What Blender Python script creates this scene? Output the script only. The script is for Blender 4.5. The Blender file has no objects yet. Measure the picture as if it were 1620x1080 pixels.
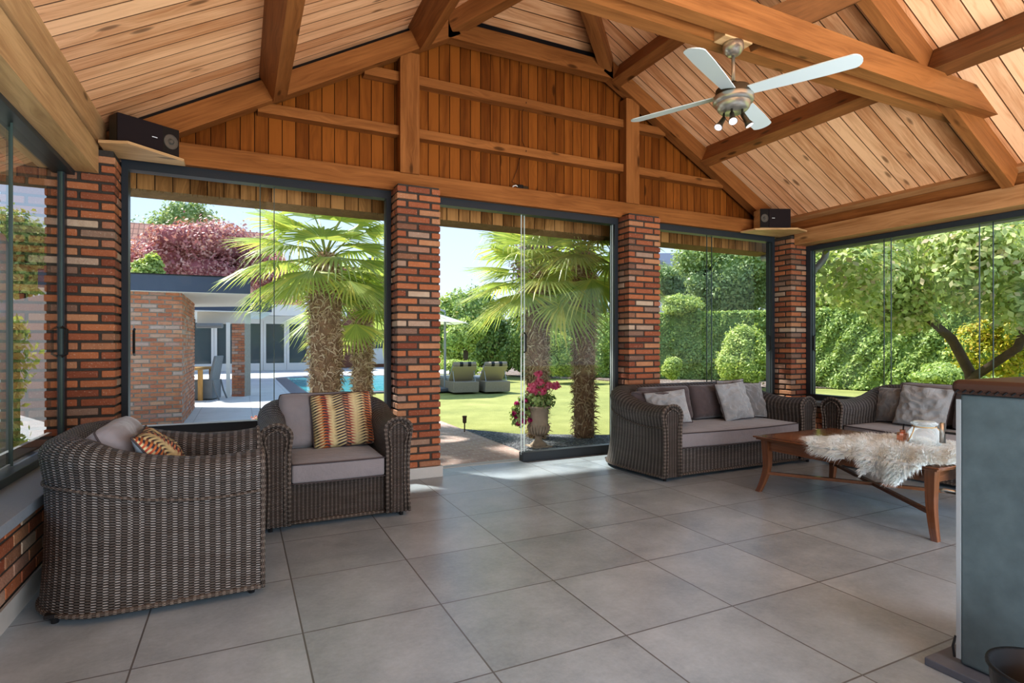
import bpy, bmesh, math, random
import numpy as np
from mathutils import noise as MN
from mathutils import Vector, Matrix
random.seed(7); RNG = np.random.default_rng(7)
PI = math.pi
COL = bpy.context.scene.collection
# ---------------------------------------------------------------- camera geometry
FPX = 889.24; HY = 545.0; EYE = 1.2; YAW = math.atan(430/FPX); CA, SA = math.cos(YAW), math.sin(YAW)
def at(u, v, z):
    "ground point seen at a photo pixel"
    t = (u-810)/FPX; k = (z-EYE)/((HY-v)/FPX)
    return Vector(((t*CA+SA)*k, (CA-t*SA)*k, z))
def vd(u, d, z=0.0):
    t = (u-810)/FPX
    return Vector(((t*CA+SA)*d, (CA-t*SA)*d, z))
def vz(v, d):
    return EYE+(HY-v)/FPX*d
# ---------------------------------------------------------------- object helpers
WL = {}
def wloc(o):
    p = Vector((0, 0, 0))
    while o is not None:
        p += WL.get(o.name, Vector((0, 0, 0))); o = o.parent
    return p
def tag(o, label=None, cat=None, group=None, kind=None):
    if label: o['label'] = label
    if cat: o['category'] = cat
    if group: o['group'] = group
    if kind: o['kind'] = kind
    return o
def thing(name, label=None, cat=None, loc=(0, 0, 0), group=None, kind=None):
    o = bpy.data.objects.new(name, None); COL.objects.link(o)
    o.location = loc; o.empty_display_size = .1; WL[o.name] = Vector(loc)
    return tag(o, label, cat, group, kind)
class MB:
    def __init__(s): s.v = []; s.f = []; s.uv = []
    def face(s, pts, uv=None):
        n = len(s.v); s.v += [tuple(p) for p in pts]; s.f.append(tuple(range(n, n+len(pts)))); s.uv.append(uv)
    def quads(s, V, F, UV=None):
        n = len(s.v); s.v += [tuple(p) for p in V]
        for i, f in enumerate(F):
            s.f.append(tuple(n+k for k in f)); s.uv.append(UV[i] if UV else None)
    def hexa(s, P):
        s.quads(P, [(0, 3, 2, 1), (4, 5, 6, 7), (0, 1, 5, 4), (1, 2, 6, 5), (2, 3, 7, 6), (3, 0, 4, 7)])
    def box(s, x0, x1, y0, y1, z0, z1):
        s.hexa([(x0, y0, z0), (x1, y0, z0), (x1, y1, z0), (x0, y1, z0), (x0, y0, z1), (x1, y0, z1), (x1, y1, z1), (x0, y1, z1)])
    def bar(s, p0, p1, w, h, up=(0, 0, 1)):
        "rectangular bar; UV runs along its length"
        p0, p1 = Vector(p0), Vector(p1); d = p1-p0; L = d.length; d.normalize(); up = Vector(up)
        a = d.cross(up)
        if a.length < 1e-5: a = d.cross(Vector((1, 0, 0)))
        a.normalize(); b = a.cross(d)
        c = [(-w/2, -h/2), (w/2, -h/2), (w/2, h/2), (-w/2, h/2)]
        q0 = [p0+a*x+b*y for x, y in c]; q1 = [p1+a*x+b*y for x, y in c]; acc = random.random()*7; o = random.random()*9
        for i in range(4):
            j = (i+1) % 4; e = w if i % 2 == 0 else h
            s.face([q0[i], q0[j], q1[j], q1[i]], [(o, acc), (o, acc+e), (o+L, acc+e), (o+L, acc)]); acc += e+.37
        s.face(q0[::-1], [(o+x*.3, y) for x, y in c[::-1]]); s.face(q1, [(o+x*.3, y) for x, y in c])
    def tube(s, pts, r, n=8, closed=False, caps=True):
        pts = [Vector(p) for p in pts]; m = len(pts)
        rs = r if hasattr(r, '__len__') else [r]*m
        base = len(s.v); ref = None; acc = 0; us = []
        for i, p in enumerate(pts):
            if closed: d = pts[(i+1) % m]-pts[i-1]
            else: d = pts[min(i+1, m-1)]-pts[max(i-1, 0)]
            if d.length < 1e-9: d = Vector((0, 0, 1))
            d.normalize()
            if ref is None:
                ref = Vector((0, 0, 1)) if abs(d.z) < .9 else Vector((1, 0, 0))
            a = ref-d*ref.dot(d)
            if a.length < 1e-4: a = d.orthogonal()
            a.normalize(); ref = a; b = d.cross(a)
            if i: acc += (pts[i]-pts[i-1]).length
            us.append(acc)
            for k in range(n):
                t = 2*PI*k/n; s.v.append(tuple(p+(a*math.cos(t)+b*math.sin(t))*rs[i]))
        rng = range(m if closed else m-1)
        for i in rng:
            j = (i+1) % m
            for k in range(n):
                l = (k+1) % n
                s.f.append((base+i*n+k, base+i*n+l, base+j*n+l, base+j*n+k))
                u1 = us[j] if j > i else us[i]+.01; c = 2*PI*rs[i]
                s.uv.append([(us[i], c*k/n), (us[i], c*(k+1)/n), (u1, c*(k+1)/n), (u1, c*k/n)])
        if caps and not closed:
            s.f.append(tuple(base+k for k in range(n))[::-1]); s.uv.append(None)
            s.f.append(tuple(base+(m-1)*n+k for k in range(n))); s.uv.append(None)
    def lathe(s, prof, c=(0, 0, 0), n=32, sx=1, sy=1):
        base = len(s.v); m = len(prof)
        for r, z in prof:
            for k in range(n):
                t = 2*PI*k/n; s.v.append((c[0]+r*sx*math.cos(t), c[1]+r*sy*math.sin(t), c[2]+z))
        for i in range(m-1):
            for k in range(n):
                l = (k+1) % n
                s.f.append((base+i*n+k, base+i*n+l, base+(i+1)*n+l, base+(i+1)*n+k))
                R = prof[i][0]; s.uv.append([(2*PI*R*k/n, prof[i][1]), (2*PI*R*(k+1)/n, prof[i][1]), (2*PI*R*(k+1)/n, prof[i+1][1]), (2*PI*R*k/n, prof[i+1][1])])
    def prism(s, poly, z0, z1):
        n = len(poly)
        s.face([(x, y, z0) for x, y in poly][::-1]); s.face([(x, y, z1) for x, y in poly])
        for i in range(n):
            a, b = poly[i], poly[(i+1) % n]; s.face([(a[0], a[1], z0), (b[0], b[1], z0), (b[0], b[1], z1), (a[0], a[1], z1)])
    def build(s, name, mat, parent=None, smooth=False, bevel=0, subsurf=0, world=True, xf=None, segs=2):
        V = [Vector(p) for p in s.v]
        if xf is not None: V = [xf @ p for p in V]
        off = wloc(parent) if (parent is not None and world) else Vector((0, 0, 0))
        me = bpy.data.meshes.new(name); me.from_pydata([tuple(p-off) for p in V], [], s.f)
        uvl = me.uv_layers.new(name='UVMap').data; k = 0
        for fi, f in enumerate(s.f):
            u = s.uv[fi]
            if u is None:
                a, b, c = V[f[0]], V[f[1]], V[f[2]]
                nn = (b-a).cross(c-a)
                if len(f) > 3 and nn.length < 1e-9: nn = (V[f[2]]-a).cross(V[f[3]]-a)
                nx, ny, nz = abs(nn.x), abs(nn.y), abs(nn.z)
                if nz >= nx and nz >= ny: u = [(V[i].x, V[i].y) for i in f]
                elif nx >= ny: u = [(V[i].y, V[i].z) for i in f]
                else: u = [(V[i].x, V[i].z) for i in f]
            for q in u: uvl[k].uv = q; k += 1
        mats = mat if isinstance(mat, (list, tuple)) else [mat]
        for m in mats: me.materials.append(m)
        if smooth:
            for p in me.polygons: p.use_smooth = True
        me.update()
        o = bpy.data.objects.new(name, me); COL.objects.link(o)
        if parent is not None: o.parent = parent
        if bevel:
            b = o.modifiers.new('Bevel', 'BEVEL'); b.width = bevel; b.segments = segs; b.limit_method = 'ANGLE'; b.angle_limit = .7
        if subsurf:
            b = o.modifiers.new('Sub', 'SUBSURF'); b.levels = subsurf; b.render_levels = subsurf
        return o
def npmesh(name, V, F, mat, parent=None, smooth=False):
    "V (n,3) world, F (m,k) same-size faces"
    me = bpy.data.meshes.new(name); V = np.asarray(V, dtype=np.float32); F = np.asarray(F, dtype=np.int32)
    if parent is not None: V = V-np.array(wloc(parent), dtype=np.float32)
    m, k = F.shape
    me.vertices.add(len(V)); me.vertices.foreach_set('co', V.ravel())
    me.loops.add(m*k); me.loops.foreach_set('vertex_index', F.ravel())
    me.polygons.add(m); me.polygons.foreach_set('loop_start', np.arange(0, m*k, k, dtype=np.int32))
    me.polygons.foreach_set('loop_total', np.full(m, k, dtype=np.int32))
    me.update(calc_edges=True); me.validate()
    for q in (mat if isinstance(mat, (list, tuple)) else [mat]): me.materials.append(q)
    if smooth: me.polygons.foreach_set('use_smooth', np.ones(m, dtype=bool))
    o = bpy.data.objects.new(name, me); COL.objects.link(o)
    if parent is not None: o.parent = parent
    return o
def copy_tree(o, parent=None):
    c = o.copy(); COL.objects.link(c); c.parent = parent
    WL[c.name] = WL.get(o.name, Vector((0, 0, 0)))
    for ch in list(o.children): copy_tree(ch, c)
    return c
# ---------------------------------------------------------------- materials
class NT:
    def __init__(s, name):
        s.m = bpy.data.materials.new(name); s.m.use_nodes = True; s.t = s.m.node_tree; s.n = s.t.nodes; s.l = s.t.links
        s.b = s.n['Principled BSDF']; s.out = s.n['Material Output']
    def N(s, typ, **kw):
        n = s.n.new('ShaderNode'+typ)
        for k, v in kw.items():
            if k.startswith('i_'):
                key = k[2:]; key = int(key) if key.isdigit() else key.replace('_', ' ')
                s.set(n.inputs[key], v)
            else: setattr(n, k, v)
        return n
    def set(s, sock, v):
        if isinstance(v, bpy.types.NodeSocket): s.l.new(v, sock)
        elif isinstance(v, bpy.types.Node): s.l.new(v.outputs[0], sock)
        else:
            if hasattr(sock.default_value, '__len__') and not hasattr(v, '__len__'): v = (v,)*len(sock.default_value)
            elif hasattr(sock.default_value, '__len__') and len(sock.default_value) == 4 and len(v) == 3: v = (*v, 1)
            sock.default_value = v
    def M(s, op, a, b=None, c=None):
        n = s.n.new('ShaderNodeMath'); n.operation = op
        for i, x in enumerate((a, b, c)):
            if x is not None: s.set(n.inputs[i], x)
        return n.outputs[0]
    def mix(s, fac, a, b, mode='MIX'):
        n = s.n.new('ShaderNodeMix'); n.data_type = 'RGBA'; n.blend_type = mode
        s.set(n.inputs[0], fac); s.set(n.inputs[6], a); s.set(n.inputs[7], b); return n.outputs[2]
    def ramp(s, fac, stops, interp='LINEAR'):
        n = s.n.new('ShaderNodeValToRGB'); n.color_ramp.interpolation = interp; e = n.color_ramp.elements
        while len(e) < len(stops): e.new(.5)
        for x, (p, c) in zip(e, stops): x.position = p; x.color = (*c, 1) if len(c) == 3 else c
        s.set(n.inputs[0], fac); return n.outputs[0]
    def noise(s, vec, scale, detail=3, rough=.55, dist=0):
        return s.N('TexNoise', i_Vector=vec, i_Scale=scale, i_Detail=detail, i_Roughness=rough, i_Distortion=dist).outputs[0]
    def uv(s): return s.N('TexCoord').outputs['UV']
    def obj(s): return s.N('TexCoord').outputs['Object']
    def sep(s, v): return s.N('SeparateXYZ', i_0=v).outputs
    def comb(s, x, y, z=0.0): return s.N('CombineXYZ', i_0=x, i_1=y, i_2=z).outputs[0]
    def mapn(s, v, sc): return s.N('Mapping', i_Vector=v, i_Scale=sc).outputs[0]
    def base(s, c): s.set(s.b.inputs['Base Color'], c)
    def rough(s, v): s.set(s.b.inputs['Roughness'], v)
    def bump(s, h, strength=.5, dist=.01):
        n = s.N('Bump', i_Strength=strength, i_Distance=dist, i_Height=h); s.l.new(n.outputs[0], s.b.inputs['Normal'])
def plain(name, c, rough=.6, metal=0, bump=0, bscale=60, var=0, spec=None):
    t = NT(name); t.b.inputs['Metallic'].default_value = metal; t.rough(rough)
    if var:
        n = t.noise(t.obj(), bscale*.2, 4); t.base(t.mix(n, tuple(x*(1-var) for x in c), tuple(min(1, x*(1+var)) for x in c)))
    else: t.base(c)
    if bump: t.bump(t.noise(t.obj(), bscale, 3), bump, .004)
    if spec is not None: t.b.inputs['Specular IOR Level'].default_value = spec
    return t.m
def wood(name, dark, light, board=0, knots=True, rough=.5, groove=.045, streak=.5, off=0):
    "u along the grain, v across, in metres"
    t = NT(name); uv = t.uv(); s = t.sep(uv); u, v = s[0], s[1]
    if board:
        vb = t.M('DIVIDE', t.M('ADD', v, off), board); idx = t.M('FLOOR', vb); fr = t.M('FRACT', vb)
        rnd = t.N('TexWhiteNoise', noise_dimensions='1D', i_W=idx).outputs[0]
        uu = t.M('ADD', u, t.M('MULTIPLY', rnd, 37.0))
    else:
        rnd = t.noise(t.mapn(uv, (.5, .5, 1)), 1.0, 1); uu = u; idx = None
    vec = t.comb(uu, v, t.M('MULTIPLY', rnd, 5.0))
    kn = t.N('TexVoronoi', i_Vector=t.mapn(vec, (2.2, 7.0, 0.6)), i_Scale=1.0, i_Randomness=1.0)
    kd = kn.outputs['Distance']
    warp = t.M('MULTIPLY', t.M('SUBTRACT', 1.0, t.M('MINIMUM', t.M('MULTIPLY', kd, 2.5), 1.0)), .05)
    g1 = t.noise(t.comb(uu, t.M('ADD', v, warp), rnd), 1, 1)
    sv = t.comb(t.M('MULTIPLY', uu, 2.2), t.M('MULTIPLY', t.M('ADD', v, warp), 55.0), rnd)
    grain = t.noise(sv, 1.0, 4, .6, .6)
    big = t.noise(t.comb(t.M('MULTIPLY', uu, 1.2), t.M('MULTIPLY', v, 9.0), rnd), 1.0, 3, .6, .8)
    f = t.M('ADD', t.M('MULTIPLY', grain, streak), t.M('MULTIPLY', big, 1-streak))
    f = t.M('ADD', f, t.M('MULTIPLY', t.M('SUBTRACT', rnd, .5), .30 if board else .1))
    c = t.ramp(f, [(.3, dark), (.62, light)])
    if knots:
        k = t.ramp(kd, [(.0, (1, 1, 1)), (.10, (.85, .85, .85)), (.17, (0, 0, 0))])
        gate = t.M('GREATER_THAN', t.sep(kn.outputs['Color'])[0], .5)
        c = t.mix(t.M('MULTIPLY', t.M('MULTIPLY', k, gate), .85), c, tuple(x*.28 for x in dark))
    h = t.M('MULTIPLY', grain, .15)
    if board:
        e = t.M('MINIMUM', fr, t.M('SUBTRACT', 1.0, fr))
        gr = t.M('SMOOTHSTEP', e, 0, groove) if False else t.N('MapRange', interpolation_type='SMOOTHSTEP', i_0=e, i_1=0.012, i_2=groove).outputs[0]
        c = t.mix(t.M('SUBTRACT', 1.0, gr), c, tuple(x*.16 for x in dark)); h = t.M('ADD', h, gr)
    t.base(c); t.rough(rough); t.bump(h, .5, .006)
    return t.m
def leafmat(name, stops, trans=.35, rough=.5):
    t = NT(name); r = t.N('NewGeometry').outputs['Random Per Island']
    c = t.ramp(r, stops); n = t.noise(t.N('NewGeometry').outputs['Position'], .9, 2)
    c = t.mix(t.M('MULTIPLY', n, .45), c, t.mix(1.0, c, (.48, .55, .42), 'MULTIPLY'))
    t.base(c); t.rough(rough)
    tr = t.N('BsdfTranslucent', i_Color=t.mix(1.0, c, (1.0, 1.0, .55), 'MULTIPLY'))
    mx = t.N('MixShader', i_0=trans); t.l.new(t.b.outputs[0], mx.inputs[1]); t.l.new(tr.outputs[0], mx.inputs[2]); t.l.new(mx.outputs[0], t.out.inputs[0])
    return t.m
def glassmat(name, tint=(1, 1, 1), ior=1.5, boost=1.0):
    t = NT(name); t.n.remove(t.b)
    fr = t.N('Fresnel', i_IOR=ior); tb = t.N('BsdfTransparent', i_Color=tint); gl = t.N('BsdfGlossy', i_Roughness=0.0)
    mx = t.N('MixShader', i_0=t.M('MULTIPLY', fr.outputs[0], boost)); t.l.new(tb.outputs[0], mx.inputs[1]); t.l.new(gl.outputs[0], mx.inputs[2]); t.l.new(mx.outputs[0], t.out.inputs[0])
    return t.m
def brickmat(name, stops, rough=.85):
    t = NT(name); r = t.N('NewGeometry').outputs['Random Per Island']; p = t.N('NewGeometry').outputs['Position']
    c = t.ramp(r, stops); n = t.noise(p, 22, 5, .65); n2 = t.noise(p, 90, 3)
    c = t.mix(t.M('MULTIPLY', n, .75), c, t.mix(1.0, c, (.52, .42, .38), 'MULTIPLY'))
    pale = t.ramp(n2, [(.6, (0, 0, 0)), (.78, (.55, .55, .55))]); c = t.mix(pale, c, (.62, .52, .42))
    t.base(c); t.rough(rough); t.bump(t.M('ADD', n, n2), .7, .006); return t.m
WK = {}
def wickermat(name, dark, mid, light, pu=.043, pv=.0115):
    t = NT(name); s = t.sep(t.uv()); u = t.M('DIVIDE', s[0], pu); v = t.M('DIVIDE', s[1], pv)
    u = t.M('ADD', u, t.M('MULTIPLY', t.M('SUBTRACT', t.noise(t.uv(), 4, 1), .5), .15))
    col = t.M('FLOOR', t.M('MULTIPLY', u, 2.0)); vo = t.M('ADD', v, t.M('MULTIPLY', t.M('MODULO', t.M('ABSOLUTE', col), 2.0), .5))
    row = t.M('FLOOR', vo)
    sn = t.M('SINE', t.M('MULTIPLY', u, 2*PI))
    big = t.N('MapRange', interpolation_type='SMOOTHSTEP', i_0=sn, i_1=-.45, i_2=.45).outputs[0]
    rib = t.M('POWER', t.M('ABSOLUTE', sn), .45)
    strand = t.M('ABSOLUTE', t.M('SINE', t.M('MULTIPLY', vo, PI)))
    h = t.M('MULTIPLY', t.M('MULTIPLY', t.M('ADD', .50, t.M('MULTIPLY', big, .50)), t.M('ADD', .62, t.M('MULTIPLY', rib, .38))), t.M('POWER', strand, 1.2))
    rn = t.N('TexWhiteNoise', noise_dimensions='2D', i_Vector=t.comb(row, t.M('FLOOR', t.M('MULTIPLY', u, .22)))).outputs[0]
    c = t.ramp(h, [(.04, dark), (.38, mid), (.95, light)])
    c = t.mix(t.M('MULTIPLY', rn, .5), c, t.mix(1.0, c, (.5, .45, .42), 'MULTIPLY'))
    t.base(c); t.rough(.55); t.bump(h, 1.0, .006); return t.m
M = {}
M['ceil'] = wood('pine_ceiling_boards', (.56, .245, .105), (.93, .54, .30), board=.142)
M['gable'] = wood('stained_gable_boards', (.115, .032, .0055), (.25, .080, .0145), board=.108, streak=.4)
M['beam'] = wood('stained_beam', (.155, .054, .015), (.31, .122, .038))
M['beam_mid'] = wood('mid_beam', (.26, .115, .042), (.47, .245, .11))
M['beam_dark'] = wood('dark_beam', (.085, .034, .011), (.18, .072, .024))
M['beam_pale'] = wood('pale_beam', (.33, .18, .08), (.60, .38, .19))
M['soffit'] = wood('weathered_soffit', (.12, .05, .015), (.44, .22, .08), board=.13, knots=False)
M['soffit_light'] = wood('soffit_boards', (.50, .25, .11), (.74, .44, .24), board=.118)
M['thatch'] = plain('thatch_reed', (.17, .10, .04), .9, bump=1, bscale=120, var=.5)
M['alu'] = plain('anthracite_aluminium', (.030, .036, .042), .4, 0, spec=.5)
M['alu_light'] = plain('grey_track', (.35, .37, .38), .4, .3)
M['glass'] = glassmat('clear_glass', (.975, .985, .98), 1.45, .6)
M['glass_edge'] = plain('glass_edge', (.06, .085, .078), .15)
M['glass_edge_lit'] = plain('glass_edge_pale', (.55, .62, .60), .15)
M['brick'] = brickmat('old_brick', [(0, (.22, .075, .045)), (.25, (.35, .125, .065)), (.42, (.46, .18, .085)), (.55, (.27, .095, .055)), (.66, (.50, .26, .14)), (.76, (.18, .09, .065)), (.86, (.54, .42, .31)), (.93, (.36, .24, .18)), (1, (.40, .155, .08))])
M['brick_out'] = brickmat('garden_brick', [(0, (.44, .17, .10)), (.3, (.62, .29, .16)), (.55, (.56, .22, .13)), (.75, (.64, .38, .25)), (.88, (.56, .46, .42)), (1, (.5, .2, .12))])
M['mortar'] = plain('dark_mortar', (.060, .050, .042), .95, bump=.8, bscale=200, var=.3)
M['mortar_out'] = plain('grey_mortar', (.34, .31, .28), .95, bump=.5, bscale=100, var=.2)
M['blue'] = plain('bluestone_sill', (.20, .225, .25), .45, bump=.2, bscale=300, var=.15)
M['skirt'] = plain('skirting_tile', (.40, .385, .36), .5, var=.1)
M['wicker'] = wickermat('grey_wicker', (.009, .008, .007), (.070, .061, .056), (.29, .27, .255))
M['wicker_fine'] = wickermat('fine_wicker', (.008, .0065, .006), (.052, .042, .037), (.20, .175, .16), .026, .0105)
M['braid'] = wickermat('wicker_braid', (.015, .011, .009), (.12, .095, .08), (.34, .29, .25), .03, .008)
def fabric(name, c, sheen=.3, sc=900, bump=.25, var=.15):
    t = NT(name); n = t.noise(t.obj(), 7, 4, .6); c0 = tuple(x*(1-var) for x in c); c1 = tuple(x*(1+var) for x in c)
    t.base(t.mix(n, c0, c1)); t.rough(.8); t.b.inputs['Sheen Weight'].default_value = sheen
    t.bump(t.M('ADD', t.noise(t.obj(), 9, 4, .6, 1.0), t.M('MULTIPLY', t.noise(t.obj(), sc, 1), .05)), bump, .03); return t.m
M['cush'] = fabric('taupe_cushion', (.185, .168, .172))
M['cush_dark'] = fabric('dark_taupe_cushion', (.075, .060, .062))
M['pipe'] = plain('dark_piping', (.06, .05, .052), .7)
M['velvet'] = fabric('grey_crushed_velvet', (.25, .26, .265), .5, 900, .7, .35)
M['velvet_dark'] = fabric('charcoal_velvet', (.13, .13, .13), .6, 900, .5, .3)
M['slate_back'] = fabric('blue_grey_backing', (.22, .26, .29))
def ikat():
    t = NT('ikat_fabric'); uv = t.sep(t.obj()); x, y = uv[0], uv[1]
    zz = t.M('MULTIPLY', t.M('PINGPONG', t.M('MULTIPLY', x, 14.0), 1.0), .020)
    st = t.M('SINE', t.M('MULTIPLY', t.M('ADD', y, zz), 300.0))
    wob = t.M('ADD', x, t.M('MULTIPLY', t.noise(t.obj(), 12, 2), .03))
    band = t.ramp(t.M('FRACT', t.M('ADD', t.M('MULTIPLY', wob, 3.0), .55)), [(0, (.02, .02, .03)), (.14, (.42, .15, .05)), (.24, (.26, .04, .035)), (.34, (.48, .40, .22)), (.42, (.03, .025, .035)), (.58, (.04, .03, .045)), (.66, (.45, .20, .10)), (.74, (.22, .035, .04)), (.84, (.46, .38, .22)), (1, (.02, .02, .025))])
    band2 = t.ramp(t.M('FRACT', t.M('ADD', t.M('MULTIPLY', wob, 6.3), .3)), [(0, (.46, .38, .20)), (.35, (.44, .36, .20)), (.45, (.03, .03, .04)), (.62, (.05, .04, .05)), (.7, (.46, .38, .22)), (1, (.40, .33, .18))])
    g = t.N('MapRange', i_0=st, i_1=-.25, i_2=.25).outputs[0]
    t.base(t.mix(g, band, band2)); t.rough(.85); t.bump(t.noise(t.obj(), 14, 3), .3, .02); return t.m
M['ikat'] = ikat()
def tiles(name, c0, c1, grout, sx, sy, ox, oy, gw, rough=.35):
    t = NT(name); p = t.N('NewGeometry').outputs['Position']; s = t.sep(p)
    def e(c, o, sz):
        f = t.M('FRACT', t.M('DIVIDE', t.M('SUBTRACT', c, o), sz)); return t.M('MULTIPLY', t.M('MINIMUM', f, t.M('SUBTRACT', 1.0, f)), sz)
    d = t.M('MINIMUM', e(s[0], ox, sx), e(s[1], oy, sy)); g = t.M('LESS_THAN', d, gw)
    ix = t.M('FLOOR', t.M('DIVIDE', t.M('SUBTRACT', s[0], ox), sx)); iy = t.M('FLOOR', t.M('DIVIDE', t.M('SUBTRACT', s[1], oy), sy))
    rn = t.N('TexWhiteNoise', noise_dimensions='2D', i_Vector=t.comb(ix, iy)).outputs[0]
    n = t.noise(t.N('VectorMath', operation='ADD', i_0=p, i_1=t.comb(rn, t.M('MULTIPLY', rn, 9.0), 0.0)).outputs[0], 2.6, 7, .68)
    n2 = t.noise(p, 45, 4, .7)
    f = t.M('ADD', t.M('MULTIPLY', n, .72), t.M('ADD', t.M('MULTIPLY', n2, .22), t.M('MULTIPLY', rn, .10)))
    c = t.ramp(f, [(.30, c0), (.72, c1)]); c = t.mix(g, c, grout); t.base(c)
    t.rough(t.M('ADD', rough, t.M('MULTIPLY', n, .2))); t.bump(t.M('ADD', t.M('SUBTRACT', 1.0, g), t.M('MULTIPLY', n2, .08)), .4, .004); return t.m
M['floor'] = tiles('grey_floor_tiles', (.185, .225, .255), (.40, .465, .515), (.12, .125, .13), .6, .6, 1.435, 1.884, .0035, .23)
M['terrace'] = tiles('terrace_tiles', (.46, .47, .48), (.60, .61, .62), (.36, .37, .38), .9, .9, .2, .3, .006, .6)
M['stove'] = plain('soapstone', (.075, .100, .108), .38, var=.4, bump=.15, bscale=60)
M['slate'] = plain('slate_hearth', (.11, .12, .145), .5, var=.2, bump=.2)
M['leather'] = plain('brown_top', (.055, .028, .020), .45)
M['steel'] = plain('brushed_steel', (.62, .60, .54), .32, .9)
M['steel_dark'] = plain('dark_steel', (.10, .085, .06), .35, .8)
M['blade'] = plain('silver_blade', (.56, .60, .58), .45, .15)
M['opal'] = plain('lamp_face', (.85, .8, .8), .2)
M['black'] = plain('black_plastic', (.012, .012, .013), .4)
M['grille'] = plain('speaker_cloth', (.020, .015, .017), .8, bump=.3, bscale=900)
M['cone'] = plain('speaker_cone', (.16, .15, .13), .35, .5)
M['badge'] = plain('badge_silver', (.75, .75, .75), .3)
M['table'] = wood('mahogany_table', (.085, .034, .016), (.18, .076, .036), knots=False, rough=.16)
M['inlay'] = wood('inlaid_table_top', (.13, .058, .027), (.26, .13, .062), knots=False, rough=.13)
M['fur'] = leafmat('sheepskin_fur', [(0, (.84, .89, .97)), (1, (.92, .96, 1.0))], .1, .7)
M['copper'] = plain('rose_copper', (.75, .34, .22), .25, .9)
t_ = NT('jar_glass'); t_.base((.85, .9, .9)); t_.rough(.12); _tb = t_.N('BsdfTransparent', i_Color=(.96, .98, .98)); _mx = t_.N('MixShader', i_0=t_.M('ADD', .22, t_.M('MULTIPLY', t_.N('Fresnel', i_IOR=1.5).outputs[0], 1.2))); t_.l.new(_tb.outputs[0], _mx.inputs[1]); t_.l.new(t_.b.outputs[0], _mx.inputs[2]); t_.l.new(_mx.outputs[0], t_.out.inputs[0]); M['jar'] = t_.m
M['rope'] = plain('jute_rope', (.42, .28, .14), .9, bump=.6, bscale=300)
M['iron'] = plain('black_bucket', (.03, .032, .036), .35, .5)
M['log'] = plain('split_log', (.55, .38, .19), .9, bump=.6, bscale=60, var=.4)
M['zinc'] = plain('zinc_gutter', (.33, .35, .38), .5, .4)
M['fascia'] = plain('blue_grey_fascia', (.075, .095, .14), .45)
M['white'] = plain('white_paint', (.72, .72, .70), .5)
M['cream'] = plain('cream_soffit', (.62, .58, .52), .6)
M['door_glass'] = plain('house_glass', (.10, .13, .135), .05)
M['oak'] = wood('oak', (.40, .20, .06), (.62, .36, .13), knots=False)
M['rooftile'] = tiles('red_roof_tiles', (.44, .20, .14), (.56, .29, .21), (.26, .12, .09), .22, .26, 0, 0, .02, .7)
M['slate_roof'] = plain('dark_slate_roof', (.10, .12, .17), .5)
M['bark'] = plain('bark', (.085, .058, .042), .95, bump=1, bscale=40, var=.4)
M['fiber'] = leafmat('palm_fibre', [(0, (.32, .21, .14)), (.5, (.58, .43, .30)), (1, (.80, .68, .54))], .15, .9)
M['trunk'] = plain('palm_trunk', (.28, .18, .115), .95, bump=1, bscale=50, var=.6)
M['palm'] = leafmat('palm_leaf', [(0, (0.362, 0.472, 0.184)), (.5, (0.490, 0.592, 0.240)), (.85, (0.618, 0.680, 0.296)), (1, (0.730, 0.704, 0.232))], .5, .35)
M['petiole'] = plain('palm_stem', (.28, .34, .09), .5)
def grassmat():
    t = NT('lawn'); p = t.N('NewGeometry').outputs['Position']; n = t.noise(p, 1.1, 5, .65); n2 = t.noise(t.mapn(p, (3, 3, 1)), 22, 4)
    t.base(t.ramp(t.M('ADD', t.M('MULTIPLY', n, .6), t.M('MULTIPLY', n2, .4)), [(.32, (.20, .235, .07)), (.52, (.33, .35, .11)), (.7, (.46, .46, .18))])); t.rough(.9); t.bump(n2, .8, .03); return t.m
M['grass'] = grassmat()
def pebbles(name, stops, sc=38):
    t = NT(name); p = t.N('NewGeometry').outputs['Position']; v = t.N('TexVoronoi', i_Vector=p, i_Scale=sc)
    c = t.ramp(t.sep(v.outputs['Color'])[0], stops); d = v.outputs['Distance']; t.base(t.mix(t.M('MULTIPLY', d, 1.0), c, tuple(x*.3 for x in stops[0][1]))); t.rough(.8)
    t.bump(t.M('SUBTRACT', 1.0, d), 1.0, .03); return t.m
M['gravel'] = pebbles('slate_gravel', [(0, (.10, .11, .13)), (.6, (.24, .26, .29)), (1, (.5, .52, .56))])
M['bark_mulch'] = pebbles('stone_mulch', [(0, (.16, .10, .08)), (.5, (.34, .26, .22)), (1, (.60, .55, .50))], 16)
def water():
    t = NT('pool_water'); t.base((.10, .50, .58)); t.rough(.08); t.bump(t.noise(t.obj(), 2.5, 3), .25, .05); return t.m
M['water'] = water()
def pathmat():
    t = NT('path_bricks'); p = t.N('NewGeometry').outputs['Position']; s = t.sep(p)
    b = t.N('TexBrick', i_Vector=t.comb(s[0], s[1]), i_Scale=1.0, offset=.5); b.inputs['Brick Width'].default_value = .205; b.inputs['Row Height'].default_value = .07; b.inputs['Mortar Size'].default_value = .006
    b.inputs['Color1'].default_value = (.42, .27, .22, 1); b.inputs['Color2'].default_value = (.30, .16, .13, 1); b.inputs['Mortar'].default_value = (.50, .46, .42, 1); b.inputs['Bias'].default_value = 0
    n = t.noise(p, 9, 4); t.base(t.mix(t.M('MULTIPLY', n, .7), b.outputs[0], (.55, .47, .43))); t.rough(.8); t.bump(b.outputs[1], -.5, .006); return t.m
M['path'] = pathmat()
M['hedge'] = leafmat('hedge_leaf', [(0, (0.298, 0.416, 0.160)), (.5, (0.418, 0.552, 0.184)), (.85, (0.538, 0.656, 0.224)), (1, (0.650, 0.720, 0.296))])
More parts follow.
